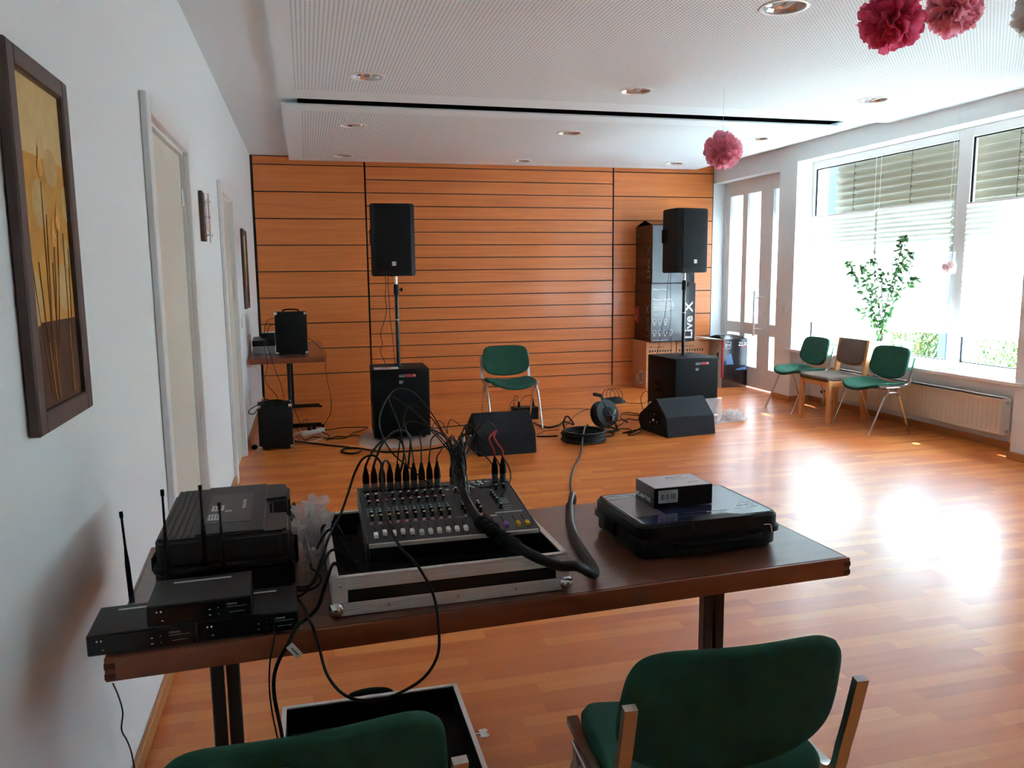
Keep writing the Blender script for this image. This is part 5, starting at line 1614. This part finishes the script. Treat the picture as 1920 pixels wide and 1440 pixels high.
for i, (x, w, y, h) in enumerate(((-.09, .16, -.115, .003), (.02, .075, -.10, .009), (.105, .035, -.098, .008), (.15, .04, -.095, .008), (.13, .055, -.075, .008), (.15, .04, -.05, .006), (-.05, .08, -.09, .003))):
    b = NB()
    n = int(w / .009)
    for k in range(n): box(b, x + k * .009, x + k * .009 + .0062, y, y + h, H + .0012, H + .0015)
    finish(b, 'pale_print', 'mixer2' if i in (0, 6) else 'label', lb)
b = NB(); prism(b, [(-.06, -D / 2 - .002), (-.05, -D / 2 + .028), (-.02, -D / 2 + .038), (.06, -D / 2 + .036), (.10, -D / 2 + .015), (.12, -D / 2 - .002)], .07, H + .003, 'z'); finish(b, 'latch_housing', 'black_plastic', ld)
b = NB(); lathe(b, [(.003, 0), (.003, .002)], (-.045, -D / 2 + .012, H + .0005), n=8); finish(b, 'latch_pin', 'chrome', ld)
b = NB(); tube(b, [(-.11, -D / 2 + .002, .04), (-.10, -D / 2 - .014, .04), (.0, -D / 2 - .017, .04), (.13, -D / 2 - .014, .04), (.14, -D / 2 + .002, .04)], .0095, n=8, k=4); finish(b, 'carry_handle', 'rubber', t0)
for s in (-1, 1):
    b = NB(); box(b, *sorted((s * (W / 2 + .002), s * (W / 2 + .012))), -.03, .045, .028, .07, bev=.005); finish(b, 'latch', 'rubber', t0)
b = NB(); tube(b, [(.155, -D / 2 - .0035, .068), (.175, -D / 2 - .0045, .066), (.18, -D / 2 - .0045, .045)], .0018, n=6); finish(b, 'latch_clip', 'chrome', t0)
t0 = thing('product_box', 'small black box with a grey lid and a barcode label on the flat black case', 'box', (1.008, 2.062, TZ + .0995), math.radians(1.5))
W, D, H = .182, .124, .058
b = NB(); box(b, -W / 2, W / 2, -D / 2, D / 2, 0, H, bev=.0012); finish(b, 'body', 'blackboard', t0)
b = NB(); box(b, -W / 2 + .003, W / 2 - .004, -D / 2 + .001, D / 2 - .001, H, H + .0006); tl = finish(b, 'top_print', MT['boxtop'], t0)
text('SMX 777', .014, plane_M((-.01, .028, H + .0007), XF, (0, 1, 0)), 'ink', tl, ext=.0001)
text('wireless', .011, plane_M((.03, -.03, H + .0007), XF, (0, 1, 0)), 'ink', tl, ext=.0001)
b = NB()
for k in range(12): box(b, -.015 + k * .006, -.012 + k * .006, .012 - .004 * math.sin(k), .0135 - .004 * math.sin(k), H + .0006, H + .0009)
finish(b, 'line_drawing', 'ink', tl)
b = NB(); box(b, -W / 2 + .012, -W / 2 + .073, -D / 2 - .0006, -D / 2, .014, .051, bev=.0003); lb = finish(b, 'barcode_label', 'label', t0)
b = NB()
rnd = random.Random(3)
for (xa, n) in ((-W / 2 + .019, 7), (-W / 2 + .036, 5), (-W / 2 + .050, 9)):
    for k in range(n): box(b, xa + k * .0019, xa + k * .0019 + rnd.choice((.0006, .0012)), -D / 2 - .001, -D / 2 - .0006, .024, .040)
finish(b, 'barcode', 'ink', lb)
text('SLX-444 00A 2.0', .0055, plane_M((-W / 2 + .017, -D / 2 - .0008, .0435), XF, ZU), 'ink', lb, ext=.0001)
text('MODEL  7AD', .005, plane_M((-W / 2 + .034, -D / 2 - .0008, .0175), XF, ZU), 'ink', lb, ext=.0001)
text('MC-444 TWS', .0175, plane_M((-W / 2 - .0003, D / 2 - .002, .012), (0, -1, 0), ZU), 'inkw', t0, ext=.0002, bold=.0005)
# ---- plastic bag between the case and the tray
bag = crumple('plastic_bag', 'clear crinkled plastic bag standing between the ribbed case and the case tray', 'plastic bag', (-.010, 2.10, TZ), (.026, .11), .125, 11.3, amp=.42, freq=8)
b = NB()
for k, (cx_, cy_, cz_, r_) in enumerate(((-.035, 2.17, .855, .035), (.0, 2.19, .87, .042), (.022, 2.12, .85, .03), (-.045, 2.06, .85, .03))):
    def P(u, v, k=k, cx_=cx_, cy_=cy_, cz_=cz_, r_=r_):
        a = u * 2 * PI; q = noise.noise(Vector((math.cos(a) * 2 + k, math.sin(a) * 2, v * 3))) 
        rr_ = r_ * (.35 + .8 * v + .5 * q * v)
        return (cx_ + rr_ * math.cos(a) * .8, cy_ + rr_ * math.sin(a), cz_ - .03 + .05 * v + .014 * q)
    sheet(b, P, 22, 6)
finish(b, 'bag_mouth', 'bag', None, smooth=False)
bm_ = bpy.data.objects['bag_mouth']; bm_.parent = bag; bm_.matrix_parent_inverse = bag.matrix_basis.inverted(); 
bm_.location = (0, 0, 0)

# ================================================================ STAGE FLOOR: drum, cords
def zz(pts, z): return [(p[0], p[1], z) for p in pts]
G2 = 'cords on the stage floor'
t0 = thing('cable_drum', 'black cable drum on a tube stand lying back on the stage floor', 'cable drum', (2.70, 7.02, 0), math.radians(12))
ax = Vector((.10, -.93, .30)).normalized()
c0 = Vector((0, 0, .165))
for s in (-1, 1):
    b = NB(); lathe(b, [(.02, 0), (.128, .0), (.130, .004), (.128, .008), (.02, .008)], c0 + ax * (s * .05 - .004), ax, n=36); finish(b, 'flange', 'black_plastic', t0)
b = NB(); lathe(b, [(.095, -.045), (.10, 0), (.095, .045)], c0, ax, n=28); finish(b, 'wound_cord', 'cable', t0)
b = NB(); lathe(b, [(.06, .055), (.058, .062), (.03, .066)], c0, ax, n=24); finish(b, 'hub', 'rubber', t0)
b = NB(); box(b, -.03, .035, -.085, -.075, .10, .16, bev=.004); finish(b, 'socket_plate', 'screen', t0)
b = NB()
tube(b, [(-.06, -.10, .011), (.07, -.10, .011), (.12, -.06, .011), (.11, .08, .011), (-.05, .08, .011)], .009, n=8)
tube(b, [(.10, -.08, .012), (.055, -.07, .12), (-.01, -.03, .25), (-.035, .02, .345)], .009, n=8)
tube(b, [(.10, .07, .012), (.09, .06, .14), (.04, .05, .27), (-.03, .02, .345)], .009, n=8)
finish(b, 'stand', 'legblack', t0)
b = NB(); lathe(b, [(.012, 0), (.017, .008), (.017, .085), (.012, .093)], (-.02, .02, .338), (-.97, .0, .22), n=12); finish(b, 'grip', 'rubber', t0)
for p in ((.062, -.088, .19), (.045, -.092, .13)):
    b = NB(); box(b, -.006, .006, -.002, .002, -.025, .025, T=Matrix.Translation(p) @ Matrix.Rotation(.35, 4, 'Y')); finish(b, 'reflective_strip', 'label', t0)
t0 = thing('stage_box', 'small black junction box with plugs behind the left floor monitor', 'junction box', (2.145, 7.87, 0), math.radians(-4))
b = NB(); box(b, -.135, .135, -.07, .07, 0, .125, bev=.006); finish(b, 'housing', 'black_plastic', t0)
for x, m in ((-.06, 'white'), (.09, 'rubber')):
    b = NB(); lathe(b, [(.012, 0), (.014, .01), (.013, .04), (.006, .06)], (x, 0, .125), n=12); p_ = finish(b, 'plug', 'rubber', t0)
    b = NB(); lathe(b, [(.007, .06), (.008, .064), (.007, .085)], (x, 0, .125), n=10); finish(b, 'plug_tip', 'label' if m == 'white' else 'rubber', p_)
b = NB(); tube(b, [(-.06, 0, .20), (-.09, .0, .25), (-.105, .02, .22), (-.11, .02, .14), (-.13, .06, .02), (-.16, .10, .005)], .003, n=6); finish(b, 'cord', 'cable', t0)
b = NB(); tube(b, [(-.06, .005, .19), (-.12, .0, .20), (-.155, .0, .15), (-.16, .0, .05), (-.165, -.01, .005)], .003, n=6); finish(b, 'cord', 'cable', t0)
b = NB(); tube(b, [(.09, 0, .20), (.085, .01, .23), (.05, .02, .24), (.0, .02, .225), (-.04, .01, .185)], .003, n=6); finish(b, 'cord', 'cable', t0)
def fc(label, pts, r=.0045, m='cable', z=None): return cable(label, zz(pts, (z if z else r + .0005)), r, m, 'floor_cable', G2, k=6, n=6)
fc('thick black cable running from the floor amplifier past the film to the left monitor', [(-0.160, 7.366, 0.000), (-0.034, 7.255, 0.000), (0.081, 7.149, 0.000), (0.291, 6.970, 0.000), (0.395, 6.871, 0.000), (0.368, 6.728, 0.000), (0.292, 6.710, 0.000), (0.230, 6.814, 0.000), (0.270, 6.910, 0.000), (0.379, 6.898, 0.000), (0.455, 6.809, 0.000), (0.580, 6.684, 0.000), (0.757, 6.651, 0.000), (0.940, 6.659, 0.000), (1.142, 6.751, 0.000), (1.311, 6.836, 0.000)], .0075)
fc('black cord from the white power strip to the left subwoofer', [(0.095, 7.829, 0.000), (0.182, 7.857, 0.000), (0.281, 7.911, 0.000), (0.421, 7.895, 0.000), (0.533, 7.860, 0.000)], .0045)
fc('black cord squiggling between power strip and left subwoofer film', [(0.061, 7.896, 0.000), (0.098, 7.719, 0.000), (0.153, 7.543, 0.000), (0.119, 7.352, 0.000), (0.167, 7.386, 0.000), (0.278, 7.377, 0.000), (0.338, 7.511, 0.000), (0.384, 7.628, 0.000), (0.449, 7.690, 0.000), (0.531, 7.832, 0.000)], .0045)
fc('black cord squiggling from the floor amplifier toward the subwoofer', [(-0.172, 7.543, 0.000), (-0.115, 7.653, 0.000), (-0.071, 7.411, 0.000), (-0.003, 7.541, 0.000), (0.087, 7.461, 0.000), (0.154, 7.416, 0.000), (0.220, 7.496, 0.000), (0.305, 7.444, 0.000), (0.396, 7.493, 0.000), (0.446, 7.349, 0.000)], .0045)
fc('white cord curling in front of the power strip', [(0.020, 7.908, 0.000), (-0.150, 7.797, 0.000), (-0.173, 7.619, 0.000), (-0.127, 7.380, 0.000), (-0.061, 7.311, 0.000), (0.028, 7.356, 0.000), (0.093, 7.510, 0.000), (0.077, 7.698, 0.000), (0.049, 7.816, 0.000)], .004, 'white')
fc('black cord lying from the power strip up to the table foot', [(-0.101, 7.781, 0.000), (-0.142, 7.960, 0.000), (-0.103, 8.299, 0.000), (-0.055, 8.536, 0.000), (-0.040, 8.249, 0.000), (-0.046, 7.929, 0.000)], .004)
fc('black cord arching from left subwoofer to the left monitor', [(1.133, 7.612, 0.000), (1.297, 7.646, 0.000), (1.490, 7.672, 0.000)], .0045)
cable('black cord in two loops between left subwoofer and left monitor', [(1.09, 7.35, .03), (1.13, 7.40, .10), (1.19, 7.36, .11), (1.225, 7.25, .02), (1.23, 7.28, .07), (1.27, 7.3, .14), (1.34, 7.2, .10), (1.36, 6.80, .16)], .0035, 'cable', 'floor_cable', G2)
t_ = [(2.160, 7.577, 0.000), (2.172, 7.426, 0.000), (2.230, 7.293, 0.000), (2.352, 7.368, 0.000), (2.469, 7.539, -0.000)]
cable('thick black cable swinging up in a loop between junction box and coil', zz(t_, .009) + [(2.42, 7.10, .06), (2.37, 7.10, .135), (2.33, 7.08, .14), (2.30, 7.05, .08), (2.31, 7.0, .03), (2.31, 6.93, .02)], .0085, 'cable', 'floor_cable', G2)
fc('thin cord lying behind the chair from the junction box to the cable drum', [(2.354, 8.233, 0.000), (2.444, 8.311, -0.000), (2.649, 8.355, 0.000), (2.728, 8.292, 0.000), (2.880, 8.279, 0.000), (2.985, 8.171, -0.000)], .003)
fc('thin brown cord from the left monitor to the coil', [(2.006, 6.987, 0.000), (2.072, 7.070, 0.000), (2.150, 7.152, 0.000), (2.233, 7.181, 0.000), (2.300, 7.187, 0.000)], .003)
fc('thick black cable from the left monitor to the coil', [(1.996, 6.914, 0.000), (2.085, 6.886, 0.000), (2.186, 6.879, 0.000)], .008)
fc('thin cord curving from the coil to the cable drum', [(2.436, 7.371, 0.000), (2.568, 7.631, -0.000), (2.742, 7.934, 0.000), (2.868, 8.102, 0.000), (2.951, 8.146, 0.000)], .0038)
fc('black cable loop in front of the cable drum', [(2.584, 6.729, 0.000), (2.648, 6.734, 0.000), (2.708, 6.792, 0.000), (2.726, 6.864, 0.000), (2.692, 6.928, 0.000), (2.625, 6.949, 0.000)], .007)
fc('black cord tangled between the cable drum and the right subwoofer', [(2.928, 7.362, 0.000), (3.002, 7.430, 0.000), (3.060, 7.473, 0.000), (3.085, 7.434, 0.000), (3.065, 7.318, 0.000), (3.063, 7.410, 0.000), (3.107, 7.617, 0.000), (3.194, 7.788, -0.000), (3.280, 7.863, 0.000), (3.335, 7.776, -0.000), (3.353, 7.703, 0.000), (3.306, 7.553, 0.000), (3.225, 7.421, 0.000), (3.178, 7.435, 0.000), (3.160, 7.504, 0.000), (3.085, 7.434, 0.000), (2.977, 7.257, 0.000), (2.916, 7.189, 0.000), (2.866, 7.176, 0.000)], .0048)
fc('black cord tangled in front of the right monitor', [(2.797, 7.030, 0.000), (2.880, 7.031, 0.000), (2.933, 7.014, 0.000), (2.951, 6.953, 0.000), (2.907, 6.860, 0.000), (2.816, 6.836, 0.000), (2.868, 6.872, 0.000), (2.961, 6.923, 0.000), (3.025, 6.958, 0.000), (3.018, 6.878, 0.000), (2.934, 6.773, 0.000), (2.853, 6.721, 0.000), (2.830, 6.754, 0.000), (2.911, 6.832, 0.000), (3.040, 6.980, 0.000), (3.134, 7.120, 0.000)], .0048)
fc('thin cord from the cable bundle to the right subwoofer', [(3.502, 8.541, 0.000), (3.531, 8.451, 0.000), (3.597, 8.389, 0.000), (3.684, 8.361, 0.000), (3.808, 8.522, 0.000)], .0035)
t0 = thing('cable_bundle', 'small bundle of coiled dark cords on the stage floor behind the cable drum', 'cable bundle', (3.38, 8.52, 0), .2)
rnd = random.Random(6)
b = NB()
for k in range(9):
    r = .12 - .005 * k
    tube(b, [(r * 1.35 * math.cos(a) + rnd.uniform(-.01, .01), r * .8 * math.sin(a) + rnd.uniform(-.01, .01), .006 + .006 * k + .004 * math.sin(a * 2)) for a in [2 * PI * i / 10 for i in range(10)]], .005, n=6, closed=True)
finish(b, 'coil', 'cable', t0)
for k in range(3):
    b = NB()
    x = -.10 + .05 * k
    tube(b, [(x - .03, .0, .05), (x - .02, .02, .13), (x + .05, .02, .165), (x + .12, .0, .12), (x + .13, -.01, .05)], .0035, n=6); finish(b, 'loose_loop', 'cable', t0)
cable('thin cord standing in loops beside the left edge of the right subwoofer', [(3.41, 7.62, .005), (3.36, 7.62, .08), (3.35, 7.65, .19), (3.41, 7.66, .26), (3.45, 7.64, .18), (3.40, 7.62, .08), (3.33, 7.60, .02), (3.28, 7.66, .005), (3.22, 7.85, .004)], .0035, 'cable', 'floor_cable', G2)
# cords hanging from the loudspeakers
cable('thin cord hanging from the left loudspeaker to the subwoofer behind the pole', [(0.722, 7.620, 1.515), (0.733, 7.620, 1.400), (0.720, 7.620, 1.300), (0.731, 7.620, 1.174), (0.708, 7.620, 1.074), (0.668, 7.620, 0.949), (0.680, 7.620, 0.847), (0.658, 7.620, 0.771), (0.695, 7.620, 0.678), (0.708, 7.620, 0.616)], .003, 'cable', 'speaker_cable', 'cords hanging from the loudspeakers')
cable('thin cord running close to the left speaker pole', [(0.753, 7.580, 1.514), (0.749, 7.580, 1.375), (0.755, 7.580, 1.250), (0.759, 7.580, 1.075), (0.778, 7.580, 0.872), (0.790, 7.580, 0.627)], .003, 'cable', 'speaker_cable', 'cords hanging from the loudspeakers')
cable('thin cord hanging from the right loudspeaker with a small knot', [(3.654, 7.620, 1.506), (3.651, 7.620, 1.331), (3.661, 7.620, 1.138), (3.658, 7.620, 0.956), (3.641, 7.620, 0.878), (3.606, 7.620, 0.846), (3.605, 7.620, 0.891), (3.647, 7.620, 0.884), (3.666, 7.620, 0.822), (3.674, 7.620, 0.721), (3.670, 7.620, 0.621)], .003, 'cable', 'speaker_cable', 'cords hanging from the loudspeakers')
cable('thin cord hanging from the right loudspeaker, slanting left to the subwoofer', [(3.627, 7.600, 1.506), (3.611, 7.600, 1.386), (3.602, 7.600, 1.223), (3.586, 7.600, 1.058), (3.558, 7.600, 0.949), (3.531, 7.600, 0.783), (3.509, 7.600, 0.684), (3.497, 7.600, 0.634)], .003, 'cable', 'speaker_cable', 'cords hanging from the loudspeakers')
# cords at the back table
G3 = 'cords at the back table'
cable('thin cord leaving the amplifier and hanging over the right end of the back table', [(.0, 7.95, .90), (.05, 7.96, .86), (.11, 7.96, .80), (.148, 7.96, .755), (.158, 7.96, .70), (.152, 7.96, .58), (.165, 7.95, .45), (.19, 7.94, .30), (.18, 7.93, .16), (.13, 7.92, .07), (.10, 7.90, .02), (.13, 7.85, .006)], .003, 'cable', 'amplifier_cable', G3)
cable('thin cord looping left of the amplifier and down to the floor amplifier, outer one', [(-.31, 7.93, 1.10), (-.36, 7.90, 1.09), (-.39, 7.80, 1.02), (-.395, 7.68, .86), (-.385, 7.58, .78), (-.37, 7.545, .70), (-.40, 7.53, .58), (-.37, 7.50, .50), (-.30, 7.40, .43), (-.29, 7.31, .405)], .003, 'cable', 'amplifier_cable', G3)
cable('thin cord from the amplifier rear to the floor amplifier, inner one', [(-.31, 7.93, 1.04), (-.35, 7.88, 1.03), (-.37, 7.78, .96), (-.365, 7.68, .85), (-.34, 7.575, .765), (-.31, 7.545, .66), (-.26, 7.535, .50), (-.24, 7.50, .35), (-.235, 7.45, .1), (-.21, 7.44, .006)], .003, 'cable', 'amplifier_cable', G3)
cable('black cord in loops at the upper left of the floor amplifier', [(-.30, 7.16, .402), (-.38, 7.13, .425), (-.45, 7.08, .40), (-.51, 7.05, .37), (-.52, 7.05, .34), (-.48, 7.06, .33), (-.455, 7.12, .36), (-.44, 7.10, .40), (-.38, 7.14, .44), (-.34, 7.17, .415)], .0038, 'cable', 'amplifier_cable', G3)
cable('thin cord hanging behind the table leg to the power strip', [(-.20, 7.92, .70), (-.195, 7.90, .5), (-.17, 7.9, .25), (-.13, 7.88, .12), (-.10, 7.84, .04), (-.08, 7.80, .006)], .003, 'cable', 'amplifier_cable', G3)
b = NB(); lathe(b, [(.02, 0), (.022, .02), (.015, .045), (.006, .06)], (-.49, 7.15, .022), (-.35, -.9, .12), n=12); simple('wall_plug', 'black mains plug lying by the skirting left of the floor amplifier', 'plug', b, 'rubber')
cable('thin black wire hanging along the left wall below the foreground table end', [(-0.535, 2.154, 0.448), (-0.535, 2.196, 0.391), (-0.535, 2.226, 0.328), (-0.535, 2.200, 0.292), (-0.535, 2.245, 0.234), (-0.535, 2.281, 0.177), (-0.535, 2.301, 0.115)] + [(-.535, 2.33, .02)], .0022, 'cable', 'wall_wire')

# ================================================================ PLANT ON THE SILL
t0 = thing('potted_plant', 'weeping fig in a white pot standing on the window sill', 'potted plant', (5.432, 6.64, .611))
b = NB(); lathe(b, [(.060, 0), (.080, .17), (.084, .175), (.084, .195), (.074, .195), (.072, .17)], n=28); finish(b, 'pot', 'white', t0)
MT['soil'] = mat('potting_soil', S(50, 38, 30), .95)
b = NB(); lathe(b, [(.0735, .168), (.0735, .174)], n=24); finish(b, 'soil', 'soil', t0)
branches = [[(0, 0, .17), (.0, .02, .30), (-.02, .12, .50), (-.03, .28, .68), (-.02, .40, .84), (-.02, .50, .96)],
            [(0, 0, .17), (.01, .03, .35), (.02, .15, .60), (.0, .24, .78), (-.02, .30, .92)],
            [(0, 0, .17), (.0, .0, .38), (-.03, .06, .62), (-.02, .10, .82), (-.03, .13, .98)],
            [(0, 0, .17), (-.01, -.04, .40), (-.03, -.12, .66), (-.02, -.18, .88), (-.03, -.24, 1.04), (-.02, -.28, 1.20)],
            [(0, 0, .17), (.01, -.05, .36), (-.02, -.18, .58), (-.03, -.32, .72), (-.03, -.46, .80)],
            [(0, 0, .17), (.0, -.01, .45), (-.05, -.04, .70), (-.05, -.06, .86)],
            [(0, 0, .17), (.01, .05, .34), (-.03, .20, .44), (-.04, .32, .50)],
            [(-.02, -.18, .88), (-.03, -.30, .98), (-.02, -.38, 1.05)],
            [(-.03, -.12, .66), (-.05, -.25, .80), (-.04, -.36, .92)],
            [(0, 0, .17), (-.01, -.03, .33), (-.04, -.10, .42), (-.05, -.17, .50)]]
b = NB()
for i, br in enumerate(branches): tube(b, br, .0065 if i < 6 else .003, n=6, k=5, taper=(1, .35))
finish(b, 'branch', 'bark', t0)
b = NB()
rnd = random.Random(21)
def leaf(b, p, d, s):
    d = d.normalized(); u, w = frame_of(d)
    a = rnd.uniform(0, 2 * PI); u, w = u * math.cos(a) + w * math.sin(a), -u * math.sin(a) + w * math.cos(a)
    P = []
    for t_, wd in ((0, .02), (.25, .20), (.5, .24), (.78, .13)):
        c = p + d * s * t_ + Vector((0, 0, -1)) * s * .22 * t_ * t_ 
        P.append((b.verts.new(c + u * s * wd + w * s * .06), b.verts.new(c), b.verts.new(c - u * s * wd + w * s * .06)))
    tip = b.verts.new(p + d * s + Vector((0, 0, -1)) * s * .28)
    for i in range(3):
        b.faces.new((P[i][0], P[i + 1][0], P[i + 1][1], P[i][1])); b.faces.new((P[i][1], P[i + 1][1], P[i + 1][2], P[i][2]))
    b.faces.new((P[3][0], tip, P[3][1])); b.faces.new((P[3][1], tip, P[3][2]))
for i, br in enumerate(branches):
    C = catmull(br, 8)
    n = len(C)
    st = int(n * (.28 if i < 6 else .1))
    for j in range(st, n):
        for q in range(rnd.choice((1, 2, 2, 3, 3)) if j < n - 4 else 4):
            d = Vector((rnd.uniform(-.8, .6), rnd.uniform(-1, 1), rnd.uniform(-.75, .55)))
            p = C[j] + Vector((rnd.uniform(-.02, .01), rnd.uniform(-.03, .03), rnd.uniform(-.02, .02)))
            leaf(b, p, d, rnd.uniform(.035, .07))
for v in b.verts:
    if v.co.x > .055: v.co.x = .055
finish(b, 'foliage', 'leaf', t0, sharp=3)

# ================================================================ TISSUE PAPER POMPOMS
def pompom(label, c, R, m, seed, top, n=170):
    c = Vector(c)
    t0 = thing('paper_pompom', label, 'paper decoration', c, 0, 'hanging tissue paper pompoms')
    rnd = random.Random(seed)
    b = NB()
    for i in range(n):
        ph = math.acos(1 - 2 * (i + .5) / n); th = PI * (1 + 5 ** .5) * i
        d = Vector((math.sin(ph) * math.cos(th), math.sin(ph) * math.sin(th), math.cos(ph)))
        d = (d + Vector((rnd.uniform(-.15, .15), rnd.uniform(-.15, .15), rnd.uniform(-.15, .15)))).normalized()
        u, w = frame_of(d)
        a = rnd.uniform(0, PI); u, w = u * math.cos(a) + w * math.sin(a), -u * math.sin(a) + w * math.cos(a)
        L_ = R * rnd.uniform(.84, 1.06); wd = R * rnd.uniform(.22, .34); ks = rnd.uniform(-.25, .25); f1 = rnd.uniform(0, 6)
        curl = rnd.uniform(-.10, .22) * R
        def P(s, t):
            x = (2 * s - 1)
            r = R * .12 + (L_ - R * .12) * t
            wv = wd * (.12 + 1.0 * t ** .8) * math.sqrt(max(0, 1 - (.55 * x * x if t > .8 else 0)))
            rr = r - (R * .10 * x * x * t) + R * .025 * math.sin(x * 7 + f1) * t
            return d * rr + u * (x * wv) + w * (R * .09 * x * x * t * (1 if ks > 0 else -1) + curl * t * t + R * .035 * math.sin(x * 6 + f1 * 2) * t)
        sheet(b, P, 6, 4)
    finish(b, 'tissue', m, t0, sharp=3)
    b = NB(); cyl(b, (0, 0, R * .1), (0, 0, top - c.z), .0011, n=5); finish(b, 'thread', 'white', t0)
pompom('light pink paper pompom hanging in front of the glazed door end of the ceiling', [(3.066, 5.550, 2.393)][0], .142, 'pink', 1, ZP1)
pompom('dark raspberry paper pompom, biggest, near the top edge', [(2.425, 3.000, 2.536)][0], .133, 'pink_dark', 2, ZP1, 140)
pompom('rose paper pompom right of the dark raspberry one', [(2.820, 3.100, 2.636)][0], .122, 'pink', 3, ZP1, 170)
pompom('white paper pompom cut off by the top right picture corner', [(3.247, 3.050, 2.631)][0], .12, 'white_tissue', 4, ZP1)
pompom('small blush pompom in front of the window mullion', [(5.124, 5.500, 1.506)][0], .062, 'blush', 5, ZP1, 60)
